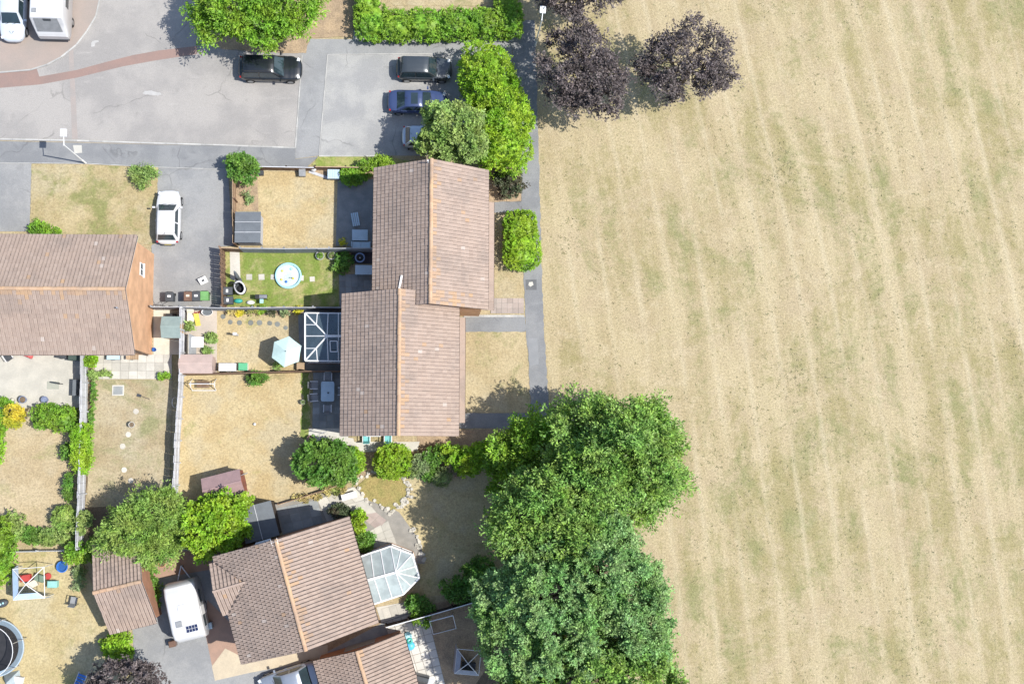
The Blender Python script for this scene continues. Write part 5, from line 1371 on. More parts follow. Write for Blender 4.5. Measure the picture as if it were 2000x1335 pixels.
part('drain_cap', MB().box(-1.06, -0.95, -0.22, -0.12, 0.02, 0.08), DGREY, pool)
g = G(510, 579, 0.8); bq = thing('barbecue', 'black rectangular barbecue standing on the green lawn near the fence', 'barbecue', (g.x, g.y, 0.04))
part('firebox', MB().box(-0.42, 0.42, -0.15, 0.15, 0.60, 0.82), BLACK, bq)
for i in range(7): part('grill_bar', MB().box(-0.10 + 0.08*i, -0.06 + 0.08*i, -0.12, 0.12, 0.822, 0.836), METAL, bq)
for sx in (1, -1):
    for sy in (1, -1): part('leg', MB().tube((sx*0.38, sy*0.13, 0), (sx*0.38, sy*0.13, 0.6), 0.018), BLACK, bq)
part('side_shelf', MB().box(-0.12, 0.14, -0.45, -0.16, 0.55, 0.58), SKYP, bq)
# egg chair and closed parasol
g = G(470, 563, 0.6); eg = thing('egg_chair', 'white rimmed egg shaped garden chair with a black seat on the pool lawn', 'chair', (g.x, g.y, 0.04), 0.5)
part('shell', MB().lathe([(0.08, 0.22), (0.34, 0.30), (0.46, 0.62), (0.42, 0.95), (0.36, 1.0), (0.40, 0.64), (0.28, 0.38), (0.02, 0.34)], 22, sx=0.85, sy=1.15), DGREY, eg, True)
part('rim', MB().lathe([(0.355, 0.99), (0.45, 0.97), (0.47, 1.02), (0.36, 1.05)], 22, cap=False, sx=0.85, sy=1.15), WHITE, eg, True)
part('cushion', MB().lathe([(0.02, 0.36), (0.26, 0.40), (0.24, 0.52), (0.02, 0.56)], 16), BLACK, eg, True)
part('stand', MB().lathe([(0.36, 0), (0.36, 0.04), (0.05, 0.08), (0.05, 0.25)], 18), BLACK, eg)
part('hanging_post', MB().path([(-0.3, 0.35, 0.03), (-0.45, 0.65, 1.0), (-0.3, 0.5, 1.7), (0, 0.1, 1.9)], 0.03), BLACK, eg)
g = G(463, 545, 0.8); cp = thing('closed_parasol', 'closed dark grey parasol leaning on the concrete strip of the pool lawn', 'parasol', (g.x, g.y, 0.05))
m4 = Matrix.Rotation(-0.20, 4, 'X')
mb = MB().lathe([(0.05, 0.5), (0.17, 0.6), (0.14, 1.2), (0.08, 1.8), (0.02, 2.1)], 10); mb.v = [tuple(m4 @ Vector(v)) for v in mb.v]
part('folded_canopy', mb, GREYFELT, cp, True)
mb = MB().tube((0, 0, 0.05), (0, 0, 2.15), 0.022); mb.v = [tuple(m4 @ Vector(v)) for v in mb.v]
part('pole', mb, METAL, cp)
part('base', MB().lathe([(0.24, 0), (0.24, 0.06), (0.05, 0.12)], 16), DGREY, cp)
# sign board lying on the drive
g = G(397, 548, 0.2); sb = thing('sign_board', 'small white tilted board on the tarmac drive near the bins', 'board', (g.x, g.y, 0.04), 0.45)
part('panel', MB().plate([(-0.30, -0.22, 0.10), (0.30, -0.22, 0.10), (0.30, 0.22, 0.42), (-0.30, 0.22, 0.42)], 0.03), WHITE, sb)
part('prop', MB().bar((-0.2, 0.2, 0.38), (-0.25, 0.30, 0.0), 0.03, 0.03).bar((0.2, 0.2, 0.38), (0.25, 0.30, 0.0), 0.03, 0.03).bar((-0.25, -0.21, 0.09), (-0.25, -0.22, 0.0), 0.03, 0.03).bar((0.25, -0.21, 0.09), (0.25, -0.22, 0.0), 0.03, 0.03), DGREY, sb)
part('mark', MB().plate([(-0.10, -0.06, 0.222), (0.10, -0.06, 0.222), (0.10, 0.06, 0.310), (-0.10, 0.06, 0.310)], 0.004), DGREY, sb)
# pots
def pot(label, px, py, r, h, mat, fill=None, z=0.045, group='plant pots', plantmat=None):
    g = G(px, py, h); root = thing('plant_pot', label, 'plant pot', (g.x, g.y, z), 0, group)
    part('pot', MB().lathe([(r*.7, 0), (r*.95, h*.85), (r*1.08, h*.86), (r*1.08, h), (r*.92, h), (r*.85, h*.8), (0.01, h*.8)], 18), mat, root, False)
    part('soil', MB().lathe([(r*.84, h*.80), (r*.84, h*.86)], 14), fill or SOIL, root)
    if plantmat:
        V = crown_leaves([(0, 0, h + r*.2, r*.75, r*.75, r*.5)], 40, 6, r*.5, r*.3)
        obj('foliage', np_mesh('pot leaves', V, 4, plantmat), root)
pot('stone urn standing in the middle of the narrow dry lawn', 257, 829, 0.20, 0.5, CONC)
pot('stone pot with pale green tufts at the shade edge of the big dry lawn', 592, 785, 0.17, 0.4, STONE, plantmat=L_SAGE)
pot('large terracotta pot on the mauve slabs by the turned house', 709, 1003, 0.22, 0.42, TERRA)
pot('terracotta pot at the brick path below the fern green conifer', 316, 1100, 0.24, 0.42, TERRA)
pot('smaller terracotta pot tucked under the fern green conifer', 323, 1081, 0.15, 0.3, TERRA)
pot('blue grey glazed pot with a dark mouth on the gravel patio', 44, 780, 0.25, 0.5, M('blue grey glaze', (0.20, 0.235, 0.34), (0.17, 0.2, 0.3), 3, 3, 0.35))
pot('blue grey square pot near the round shrub on the gravel patio', 87, 780, 0.23, 0.45, MATS['blue grey glaze'], MATS['blue grey glaze'])
pot('small grey pot with stones at the gravel patio edge', 25, 781, 0.13, 0.25, STONE, STONE)
pot('wire edged planter with seedlings under the slate fence, left one', 625, 499, 0.30, 0.3, METAL, EARTH, plantmat=L_MID)
pot('wire edged planter with seedlings under the slate fence, right one', 648, 499, 0.28, 0.3, METAL, EARTH, plantmat=L_SAGE)
pot('white ring pot at the shade line of the pool lawn', 652, 522, 0.14, 0.3, WHITE, plantmat=L_OLIVE)
pot('rusty pot with seedlings at the gravel patio of the big dry lawn', 606, 855, 0.20, 0.35, BROWNP, plantmat=L_PINK)
# outdoor bits: white swing bench on the big lawn
g = G(396, 750, 0.6); sw = thing('swing_bench', 'white framed bench swing with a brown seat at the top of the big dry lawn', 'swing', (g.x, g.y, 0.04))
for s in (1, -1):
    part('side_frame', MB().path([(s*0.85, -0.42, 0), (s*0.85, 0.0, 1.1), (s*0.85, 0.42, 0)], 0.03).tube((s*0.85, -0.2, 0.55), (s*0.85, 0.2, 0.55), 0.02), WHITE, sw)
part('top_rail', MB().tube((-0.85, 0, 1.1), (0.85, 0, 1.1), 0.03), WHITE, sw)
part('front_rail', MB().tube((-0.85, -0.42, 0.03), (0.85, -0.42, 0.03), 0.03), WHITE, sw)
for i in range(5): part('seat_slat', MB().box(-0.45 + 0.0, 0.45, -0.25 + 0.1*i, -0.17 + 0.1*i, 0.42, 0.445), WOODB, sw)
for i in range(4): part('back_slat', MB().box(-0.4 + 0.21*i, -0.25 + 0.21*i, 0.26, 0.29, 0.45, 0.85), WOODB, sw)
for s in (1, -1): part('hanger', MB().tube((s*0.46, 0.0, 1.1), (s*0.46, 0.0, 0.43), 0.012), METAL, sw)
# ball, post, board
o = obj('ball', MB().lathe([(0.01, 0), (0.08, 0.03), (0.11, 0.11), (0.08, 0.19), (0.01, 0.22)], 14).mesh('ball', WHITE, True)); o.location = G(498, 828) + Vector((0, 0, 0.035)); tag(o, 'small white ball on the big dry lawn', 'ball')
g = G(461, 653, 0.5); bb = thing('post', 'short pale upright post casting a long shadow on the parasol lawn', 'post', (g.x, g.y, 0.04))
part('shaft', MB().box(-0.10, 0.10, -0.06, 0.06, 0, 1.0), WOODG, bb); part('cap', MB().box(-0.13, 0.13, -0.09, 0.09, 1.003, 1.05), WHITE, bb)
g = G(386, 668, 0.6); wt_ = table('garden_table', 'white topped square table beside the dark slide board on the pinkish patio', 386, 668, 0.85, 0.75, 0.65, WHITE, 0, 0.05)
g = G(372, 672, 0.5); sl = thing('wendy_house', 'low grey sheeted play tent behind the white square table', 'play tent', (g.x, g.y, 0.05))
part('roof_panel', MB().plate([(-0.05, -0.75, 0.9), (0.38, -0.70, 0.25), (0.38, 0.55, 0.25), (-0.05, 0.75, 0.9)], 0.02), MGREY, sl)
part('roof_panel', MB().plate([(-0.05, -0.75, 0.9), (-0.30, -0.70, 0.25), (-0.30, 0.55, 0.25), (-0.05, 0.75, 0.9)], 0.02), CREAM, sl)
part('frame', MB().tube((-0.30, -0.7, 0), (-0.30, -0.7, 0.25), 0.02).tube((0.38, -0.7, 0), (0.38, -0.7, 0.25), 0.02).tube((-0.3, 0.55, 0), (-0.3, 0.55, 0.25), 0.02).tube((0.38, 0.55, 0), (0.38, 0.55, 0.25), 0.02), METAL, sl)
g = G(371, 611, 0.7); fc = thing('folding_lounger', 'cream folding lounger in the corner beside the slate fence', 'lounger', (g.x, g.y, 0.05))
part('backrest', MB().plate([(-0.25, 0.0, 0.4), (0.25, 0.0, 0.4), (0.25, 0.45, 0.85), (-0.25, 0.45, 0.85)], 0.04), CREAM, fc)
part('seat', MB().box(-0.25, 0.25, -0.6, 0.0, 0.36, 0.40), CREAM, fc)
for sx in (1, -1):
    for y in (-0.55, 0.1): part('leg', MB().tube((sx*0.27, y, 0), (sx*0.27, y, 0.42), 0.018), BLACK, fc)
g = G(385, 620, 0.3); yt = thing('toy_slide', 'small yellow toddler slide beside the cream lounger', 'slide', (g.x, g.y, 0.05), 0.1)
part('chute', MB().plate([(-0.18, -0.55, 0.06), (0.18, -0.55, 0.06), (0.18, 0.25, 0.62), (-0.18, 0.25, 0.62)], 0.04), YELP, yt)
part('ladder', MB().bar((-0.18, 0.25, 0.6), (-0.2, 0.5, 0), 0.05, 0.05).bar((0.18, 0.25, 0.6), (0.2, 0.5, 0), 0.05, 0.05).bar((-0.19, 0.37, 0.3), (0.19, 0.37, 0.3), 0.05, 0.04), REDP, yt)
part('foot', MB().box(-0.18, 0.18, -0.58, -0.5, 0, 0.05), YELP, yt)
g = G(404, 609, 0.4); tb = thing('tub', 'oval grey water tub on the pinkish patio', 'tub', (g.x, g.y, 0.05))
part('side', MB().lathe([(0.28, 0), (0.36, 0.30), (0.33, 0.30), (0.26, 0.03)], 22, cap=False, sx=1.15, sy=0.75), WHITE, tb)
part('water', MB().lathe([(0.26, 0.0), (0.31, 0.20)], 22, sx=1.15, sy=0.75), GREYFELT, tb)
o = obj('toy_bag', MB().lathe([(0.1, 0), (0.22, 0.05), (0.2, 0.2), (0.05, 0.26)], 10, sx=1.5, sy=0.8).mesh('bag', TEALP, True)); o.location = G(466, 588) + Vector((0, 0, 0.04)); tag(o, 'crumpled teal sheet beside the two bins in the pool lawn corner', 'bag')
o = obj('toy_bag', MB().lathe([(0.1, 0), (0.2, 0.04), (0.18, 0.16), (0.05, 0.2)], 10, sx=1.6, sy=0.8).mesh('bag', WHITE, True)); o.location = G(490, 591) + Vector((0, 0, 0.04)); tag(o, 'crumpled white sheet under the fence of the pool lawn', 'bag')
# bird table on golden lawn corner, feeder
o = obj('seed_box', MB().box(-0.2, 0.2, -0.25, 0.2, 0, 0.5).add([(-0.24, -0.28, 0.5), (0.24, -0.28, 0.5), (0.24, 0.24, 0.62), (-0.24, 0.24, 0.62), (-0.24, -0.28, 0.46), (0.24, -0.28, 0.46), (0.24, 0.24, 0.58), (-0.24, 0.24, 0.58)], [(0, 1, 2, 3), (7, 6, 5, 4), (0, 4, 5, 1), (1, 5, 6, 2), (2, 6, 7, 3), (3, 7, 4, 0)]).mesh('box', MGREY))
o.location = G(592, 340) + Vector((0, 0, 0.045)); tag(o, 'grey lidded box against the dark fence at the top of the golden lawn', 'box')
o = obj('sack', MB().lathe([(0.14, 0), (0.2, 0.2), (0.15, 0.5), (0.04, 0.6)], 9, sx=1.1, sy=0.8).mesh('sack', WHITE, True)); o.location = G(613, 333) + Vector((0, 0, 0.05)); tag(o, 'white sack leaning on the dark fence beside the grey slatted chest', 'sack')
g = G(622, 341, 0.1); o = obj('plank', MB().box(-0.75, 0.75, -0.10, 0.10, 0, 0.05).mesh('plank', WOODG)); o.location = (g.x, g.y, 0.05); o.rotation_euler = (0, 0, -0.33); tag(o, 'weathered grey plank lying across the top edge of the golden lawn', 'plank')
# garden bench (white slab) behind the turned house
g = G(682, 968, 0.4); wbn = thing('garden_bench', 'white slab bench on the paving above the turned house', 'bench', (g.x, g.y, 0.06), 0.27)
part('seat', MB().box(-0.55, 0.55, -0.22, 0.22, 0.38, 0.44), WHITE, wbn)
for s in (1, -1): part('leg', MB().box(s*0.42-.06, s*0.42+.06, -0.18, 0.18, 0, 0.379), CONC, wbn)
g = G(590, 915, 0.5)
# clothes line poles on the big lawn
for (x, y, h, lb) in ((482, 925, 1.6, 'thin clothes post beside the maroon shed'), (634, 846, 1.9, 'thin clothes post at the pale gravel end of the big dry lawn')):
    q = G(x, y); cpz = thing('clothes_post', lb, 'post', (q.x, q.y, 0.035), 0.4, 'clothes posts')
    part('pole', MB().tube((0, 0, 0), (0, 0, h), 0.03), METAL, cpz); part('crossbar', MB().tube((-0.35, 0, h - .05), (0.35, 0, h - .05), 0.02), METAL, cpz)
# stone edging of the old pond bed: single stones
pond = sheet('pond_bed', [(700, 945), (722, 928), (760, 926), (790, 936), (800, 958), (790, 985), (765, 996), (740, 985), (708, 970)], 0.05, M('dry pond plants', (0.30, 0.24, 0.10), (0.22, 0.20, 0.075), 1.5, 7, 0.95, 0.1, 0.6, 12, 0, 0, 0.3, 12), 0.05, 0.25)
SM = []
for k in range(5):
    q = [(0.16*R.uniform(.7, 1.2)*math.cos(a*PI/3.5), 0.16*R.uniform(.7, 1.2)*math.sin(a*PI/3.5)) for a in range(7)]
    mb = MB().prism(q, 0, 0.10); mb.add([(x*.7, y*.7, 0.14) for x, y in q], [tuple(range(7))]); SM.append(mb.mesh('edging stone', STONE))
arc = [(765, 924), (778, 928), (790, 934), (797, 944), (801, 955), (800, 966), (795, 977), (787, 986), (777, 993), (766, 997), (755, 993), (742, 988), (728, 981), (716, 974), (706, 966), (698, 955), (694, 943), (703, 934), (716, 928), (730, 924), (746, 922)]
arc2 = [(792, 940), (798, 960), (793, 972), (783, 981), (800, 949), (774, 988), (790, 978), (761, 1002), (812, 1045), (818, 1056), (822, 1068), (806, 1035), (824, 1080), (815, 1062), (826, 1092)]
for x, y in arc + arc2:
    for _ in range(2):
        q = G(x + R.uniform(-4, 4), y + R.uniform(-4, 4))
        obj('edging_stone', R.choice(SM), pond, T3(q.x, q.y, 0.02, R.uniform(0, 6)) @ Matrix.Diagonal((R.uniform(.6, 1.2),)*2 + (1, 1)))
# pop-up gazebos
def gazebo(label, px, py, wd, rz, topmat, z=0.04, h=1.9, drop=True):
    g = G(px, py, h*0.6); root = thing('gazebo_frame', label, 'gazebo', (g.x, g.y, z), rz, 'pop up gazebo frames')
    k = wd/2; cs = [(-k, -k), (k, -k), (k, k), (-k, k)]
    for x, y in cs:
        part('leg', MB().tube((x, y, 0), (x, y, h), 0.025), WHITE, root)
        part('roof_pole', MB().tube((x, y, h), (0, 0, h + 0.55), 0.028), WHITE, root)
    for i in range(4):
        (x0, y0), (x1, y1) = cs[i], cs[(i+1) % 4]
        part('eave_rail', MB().tube((x0, y0, h), (x1, y1, h), 0.022), WHITE, root)
        if drop and i in (0, 3):
            part('side_sheet', MB().plate([(x0*1.02, y0*1.02, h), (x1*1.02, y1*1.02, h), (x1*1.12, y1*1.12, 0.5), (x0*1.12, y0*1.12, 0.5)], 0.01), topmat, root)
    n = 5
    part('folded_canopy', MB().plate([(-k, -k, h+.03), (k, -k, h+.03), (k*.55, -k*.62, h+.24), (-k*.55, -k*.62, h+.24)], 0.012), topmat, root)
    part('folded_canopy', MB().plate([(-k, -k, h+.03), (-k*.62, -k*.5, h+.24), (-k*.62, k*.5, h+.24), (-k, k, h+.03)], 0.012), topmat, root)
    return root
BLTARP = M('pale blue tarpaulin', (0.42, 0.54, 0.70), (0.36, 0.47, 0.62), 2, 5, 0.6)
gazebo('white pole gazebo frame with blue sheeting over bright boxes on the lower left lawn', 64, 1136, 2.1, 0.06, BLTARP)
gazebo('grey sheeted gazebo frame half shaded by the wood', 913, 1288, 1.7, -0.1, M('clear grey sheet', (0.30, 0.32, 0.36), (0.25, 0.27, 0.31), 2, 4, 0.35))
for (x, y, m, lb, rz) in ((50, 1128, REDP, 'red box under the blue sheeted gazebo', 0.1), (64, 1140, CREAM, 'cream box under the blue sheeted gazebo', 0.5), (78, 1128, M('dull green box', (0.16, 0.22, 0.16), (0.13, 0.18, 0.13), 2), 'dull green box under the blue sheeted gazebo', -0.3), (103, 1140, M('aqua box', (0.25, 0.50, 0.46), (0.22, 0.44, 0.41), 2), 'aqua box standing outside the blue sheeted gazebo', 0.0)):
    chest('crate', lb, 'crate', x, y, 0.65, 0.45, 0.45, m, m, rz)
o = obj('play_disc', MB().lathe([(0.2, 0), (0.24, 0.1), (0.2, 0.16), (0.02, 0.17)], 16).mesh('disc', REDP)); o.location = G(95, 1124) + Vector((0, 0, 0.04)); tag(o, 'round red lid beside the aqua box', 'lid')
chest('crate', 'charcoal crate under the grey sheeted gazebo by the wood', 'crate', 915, 1300, 1.0, 0.5, 0.45, DGREY, DGREY, -0.1)
g = G(122, 1106, 0.3); bp = thing('tub', 'round blue tub on the lower left lawn', 'tub', (g.x, g.y, 0.04))
part('side', MB().lathe([(0.26, 0), (0.36, 0.34), (0.40, 0.34), (0.40, 0.37), (0.33, 0.37), (0.24, 0.03)], 22, cap=False), BLUEP, bp)
part('water', MB().lathe([(0.25, 0.0), (0.30, 0.22)], 20), M('dark blue water', (0.03, 0.10, 0.28), (0.025, 0.08, 0.22), 2, 3, 0.1, 0.6), bp)
chair('folding grey chair on the lower left lawn', 144, 1172, PI/4 + 2.2, MGREY, 0.035, None, BLACK)
g = G(4, 1178, 0.3); bk = thing('scooter_board', 'dark oval ride-on toy at the left edge of the lower left lawn', 'toy', (g.x, g.y, 0.04), 0.4)
part('hull', MB().lathe([(0.25, 0.0), (0.42, 0.12), (0.40, 0.26), (0.2, 0.32)], 18, sx=1.0, sy=0.65), DGREY, bk, True)
for x in (-0.1, 0.1): part('seat_pad', MB().lathe([(0.05, 0.30), (0.07, 0.35), (0.02, 0.37)], 10, (x, 0, 0)), SKYP, bk)
# trampoline
g = G(-8, 1264, 0.6); tr = thing('trampoline', 'round netted trampoline with a pale padded rim at the left edge', 'trampoline', (g.x, g.y, 0.04))
part('mat', MB().lathe([(1.62, 0.74), (1.62, 0.75)], 36), BLACK, tr)
part('pad', MB().lathe([(1.62, 0.77), (1.95, 0.77), (1.95, 0.80), (1.62, 0.80)], 40, cap=False), BLUETOP, tr)
part('frame_ring', MB().lathe([(1.93, 0.68), (1.98, 0.68), (1.98, 0.74), (1.93, 0.74)], 40, cap=False), METAL, tr)
for i in range(6):
    a = i * PI/3 + 0.3
    part('leg', MB().tube((1.95*math.cos(a), 1.95*math.sin(a), 0), (1.95*math.cos(a), 1.95*math.sin(a), 0.7), 0.03), METAL, tr)
    part('net_pole', MB().tube((1.97*math.cos(a), 1.97*math.sin(a), 0.7), (1.80*math.cos(a), 1.80*math.sin(a), 2.4), 0.025), METAL, tr)
part('top_ring', MB().path([(1.80*math.cos(i*PI/16), 1.80*math.sin(i*PI/16), 2.4) for i in range(33)], 0.025, 6), WHITE, tr)
nm, nt, nb = new_mat('netting'); nb.inputs['Base Color'].default_value = (0.02, 0.02, 0.025, 1); nb.inputs['Alpha'].default_value = 0.42
part('net', MB().lathe([(1.92, 0.8), (1.79, 2.39)], 40, cap=False), nm, tr)
# goal
g = G(865, 1217, 0.0); gl = thing('football_goal', 'white tubular football goal frame by the white slab patio', 'goal', (g.x, g.y, 0.04), 0.24)
part('crossbar', MB().tube((-0.85, 0.55, 1.1), (0.85, 0.55, 1.1), 0.04), WHITE, gl)
for s in (1, -1):
    part('upright', MB().tube((s*0.85, 0.55, 0), (s*0.85, 0.55, 1.1), 0.04), WHITE, gl)
    part('side_bar', MB().tube((s*0.85, 0.55, 0.03), (s*0.85, -0.55, 0.03), 0.03).tube((s*0.85, 0.55, 1.1), (s*0.85, -0.55, 0.03), 0.025), WHITE, gl)
part('ground_bar', MB().tube((-0.85, -0.55, 0.03), (0.85, -0.55, 0.03), 0.03), WHITE, gl)
# inflatable by garage
g = G(797, 1250, 0.1); inf = thing('inflatable', 'crumpled turquoise and blue inflatable on the white slab patio', 'inflatable', (g.x, g.y, 0.065), 0.1)
part('chamber', MB().lathe([(0.1, 0), (0.38, 0.05), (0.34, 0.16), (0.05, 0.2)], 14, (0.0, 0.28, 0), sx=0.8, sy=0.95), SKYP, inf, True)
part('chamber', MB().lathe([(0.1, 0), (0.40, 0.05), (0.36, 0.16), (0.05, 0.2)], 14, (0.1, -0.38, 0), sx=0.9, sy=0.85), M('bright blue vinyl', (0.10, 0.45, 0.72), (0.09, 0.4, 0.65), 2, 3, 0.35), inf, True)
part('ring_handle', MB().lathe([(0.10, 0.17), (0.22, 0.17), (0.22, 0.24), (0.10, 0.24)], 16, (0.12, 0.0, 0), cap=False), TEALP, inf, True)
# grill trolley at the bottom edge
g = G(823, 1328, 0.8); tr2 = thing('barbecue', 'hooded grey barbecue trolley on the white slab patio at the bottom edge', 'barbecue', (g.x, g.y, 0.065), -0.25)
part('hood', MB().add([(-0.5, -0.05, 0.85), (0.5, -0.05, 0.85), (0.5, 0.35, 0.85), (-0.5, 0.35, 0.85), (-0.46, 0.02, 1.1), (0.46, 0.02, 1.1), (0.46, 0.30, 1.1), (-0.46, 0.30, 1.1)], [(3, 2, 1, 0), (0, 1, 5, 4), (1, 2, 6, 5), (2, 3, 7, 6), (3, 0, 4, 7), (4, 5, 6, 7)]), DGREY, tr2)
part('cabinet', MB().box(-0.5, 0.5, -0.3, 0.35, 0.1, 0.847), MGREY, tr2)
part('side_tray', MB().box(-0.85, -0.503, -0.25, 0.3, 0.78, 0.82), METAL, tr2); part('side_tray', MB().box(0.503, 0.85, -0.25, 0.3, 0.78, 0.82), METAL, tr2)
part('grate', MB().box(-0.45, 0.45, -0.28, -0.06, 0.85, 0.87), BLACK, tr2)
for s in (1, -1): part('wheel', MB().tube((s*0.42, -0.32, 0.09), (s*0.42, -0.27, 0.09), 0.09), RUBBER, tr2)
part('foot', MB().box(-0.45, -0.38, 0.2, 0.3, 0, 0.1).box(0.38, 0.45, 0.2, 0.3, 0, 0.1), BLACK, tr2)
# bits by the caravan, blue lounger, table with sheet
chest('gas_box', 'brown gas bottle box at the corner of the white caravan', 'box', 337, 1256, 0.45, 0.4, 0.6, M('dull brown box', (0.19, 0.14, 0.125), (0.16, 0.12, 0.11), 2), BROWNP, 0.2)
chest('gas_box', 'grey lidded box between the caravan and the turned house', 'box', 408, 1221, 0.45, 0.42, 0.6, MGREY, BLUETOP, 0.2)
g = G(157, 1328, 0.3); bl_ = thing('lounger', 'blue striped lounger in the purple tree shade at the bottom left', 'lounger', (g.x, g.y, 0.04), -0.35)
for i in range(5): part('strap', MB().box(-0.28, 0.28, -0.5 + 0.2*i, -0.36 + 0.2*i, 0.30, 0.33), BLUEP, bl_)
part('frame', MB().bar((-0.30, -0.55, 0.28), (-0.30, 0.55, 0.28), 0.04, 0.04).bar((0.30, -0.55, 0.28), (0.30, 0.55, 0.28), 0.04, 0.04), WHITE, bl_)
for sx in (1, -1):
    for y in (-0.45, 0.45): part('leg', MB().tube((sx*0.30, y, 0), (sx*0.30, y, 0.26), 0.02), WHITE, bl_)
g = G(20, 1330, 0.4); ct = thing('covered_table', 'grey sheeted peaked cover at the bottom left corner', 'cover', (g.x, g.y, 0.04), 0.2)
part('cover', MB().add([(-0.5, -0.6, 0), (0.6, -0.6, 0), (0.6, 0.6, 0), (-0.5, 0.6, 0), (0.0, 0.05, 1.1), (0.1, -0.5, 0.9)], [(0, 1, 5), (1, 2, 4, 5), (2, 3, 4), (3, 0, 5, 4)]), TARP, ct)
part('hem', MB().bar((-0.5, -0.6, 0.02), (0.6, -0.6, 0.02), 0.03, 0.03), METAL, ct)
chest('crate', 'white box beside the grey peaked cover in the bottom left corner', 'crate', 36, 1327, 0.6, 0.45, 0.4, WHITE, WHITE, -0.2)
# gravel patio furniture at left
chair('dark reclining chair at the left end of the gravel patio', 17, 697, 0.6, DGREY, 0.05, None, WHITE)
o = obj('toy_car', MB().add([(-.35, -.18, .08), (.35, -.18, .08), (.35, .18, .08), (-.35, .18, .08), (-.3, -.16, .34), (.12, -.16, .36), (.12, .16, .36), (-.3, .16, .34), (.35, -.14, .2), (.35, .14, .2)],
      [(3, 2, 1, 0), (4, 5, 6, 7), (0, 1, 8, 5, 4), (2, 3, 7, 6, 9), (1, 2, 9, 8), (5, 8, 9, 6), (0, 4, 7, 3)]).tube((-.22, -.2, .08), (-.22, .2, .08), .08).tube((.22, -.2, .08), (.22, .2, .08), .08).mesh('toy', REDP))
o.location = G(57, 693) + Vector((0, 0, 0.05)); o.rotation_euler = (0, 0, -0.4); tag(o, 'red ride-on toy under the eaves on the gravel patio', 'toy')
g = G(104, 752, 0.02); o = obj('cover_plate', MB().box(-0.42, 0.42, -0.28, 0.28, 0, 0.02).mesh('plate', M('greenish grey plate', (0.33, 0.34, 0.29), (0.29, 0.30, 0.26), 2))); o.location = (g.x, g.y, 0.045); tag(o, 'flat grey cover plate set in the gravel patio', 'cover')
g = G(118, 749, 0.6); sc_ = thing('rotary_post', 'slim dark post on the gravel patio casting a thin shadow', 'post', (g.x, g.y, 0.045))
part('pole', MB().tube((0, 0, 0), (0, 0, 1.5), 0.03), DGREY, sc_); part('folded_arms', MB().lathe([(0.03, 0.7), (0.07, 0.8), (0.06, 1.45), (0.02, 1.55)], 8), DGREY, sc_)
stp = thing('plaque', 'square pale slab lying flat at the top of the narrow dry lawn', 'slab', G(231, 762) + Vector((0, 0, 0.035)))
part('slab', MB().box(-0.42, 0.42, -0.38, 0.38, 0, 0.03), CONC, stp); part('inset', MB().box(-0.33, 0.33, -0.29, 0.29, 0.03, 0.04), SLABG, stp)
g = G(278, 774, 0.1); sp_ = thing('spade', 'dark grey garden tool lying on the narrow dry lawn', 'tool', (g.x, g.y, 0.05), -0.35)
part('shaft', MB().tube((-0.1, 0, 0.03), (0.55, 0, 0.03), 0.02), DGREY, sp_); part('blade', MB().plate([(-0.42, -0.12, 0.02), (-0.1, -0.10, 0.03), (-0.1, 0.10, 0.03), (-0.42, 0.10, 0.02)], 0.01), DGREY, sp_)
g = G(337, 785, 0.7); hp = thing('hoop', 'white hoop leaning against the long pale fence', 'hoop', (g.x, g.y, 0.05), 0.0)
part('ring', MB().path([(0.1 - 0.12*math.sin(i*PI/12) , 0.36*math.cos(i*PI/12), 0.37 + 0.34*math.sin(i*PI/12)) for i in range(25)], 0.02), WHITE, hp)
o = obj('bucket', MB().lathe([(0.11, 0), (0.15, 0.28), (0.13, 0.28), (0.10, 0.03)], 14).mesh('bucket', BLUEP)); o.location = G(303, 683) + Vector((0, 0, 0.045)); tag(o, 'small blue bucket at the foot of the orange gable', 'bucket')
g = G(320, 596, 0.8); ra = thing('rotary_airer', 'small dark folded rotary airer by the passage fence beside the orange gable', 'airer', (g.x, g.y, 0.04))
part('pole', MB().tube((0, 0, 0), (0, 0, 1.5), 0.025), METAL, ra)
for i in range(4): part('arm', MB().tube((0, 0, 1.25), (0.45*math.cos(i*1.57+.4), 0.45*math.sin(i*1.57+.4), 1.48), 0.015), BLACK, ra)
for (x, y, lb) in ((716, 855, 'aqua garden chair peeping from under the eaves, left one'), (758, 856, 'aqua garden chair peeping from under the eaves, right one')):
    chair(lb, x, y, PI, M('aqua chair plastic', (0.16, 0.45, 0.46), (0.14, 0.4, 0.41), 2, 3, 0.5), 0.05, 'aqua chairs under the eaves')
# ------------------------------------------------------------------ trees
plant('broadleaf_tree', 'feathery bright green tree overhanging the black estate car', 'tree',
      [(465, 0, 4.5, 82, 70, 2.3), (565, 0, 4.3, 68, 72, 2.2), (505, 35, 4.0, 72, 56, 2.0), (425, 32, 3.6, 44, 44, 1.8), (560, -70, 4.6, 90, 70, 2.2)],
      L_BRIGHT, 2300, 20, 0.85, 0.17, tree=True, base=(520, 30), rough=0.22, wide=0.42)
plant('copper_beech', 'dark purple leaved tree reaching farthest into the dry field', 'tree',
      [(1345, 115, 5.2, 82, 72, 2.6), (1298, 135, 4.6, 52, 58, 2.2), (1385, 145, 4.6, 50, 50, 2.0)], L_PURP, 850, 13, 0.95, 0.15, tree=True, rough=0.3, base=(1332, 160), group='purple leaved trees', shell=0.45)
plant('copper_beech', 'dark purple leaved tree beside the path, below the street lamp', 'tree',
      [(1135, 130, 5.2, 78, 78, 2.8), (1170, 170, 4.6, 60, 62, 2.2), (1105, 175, 4.4, 48, 48, 2.0), (1125, 85, 4.8, 60, 40, 2.0)], L_PURP, 1080, 13, 0.95, 0.15, tree=True, rough=0.3, base=(1140, 180), group='purple leaved trees', shell=0.45)
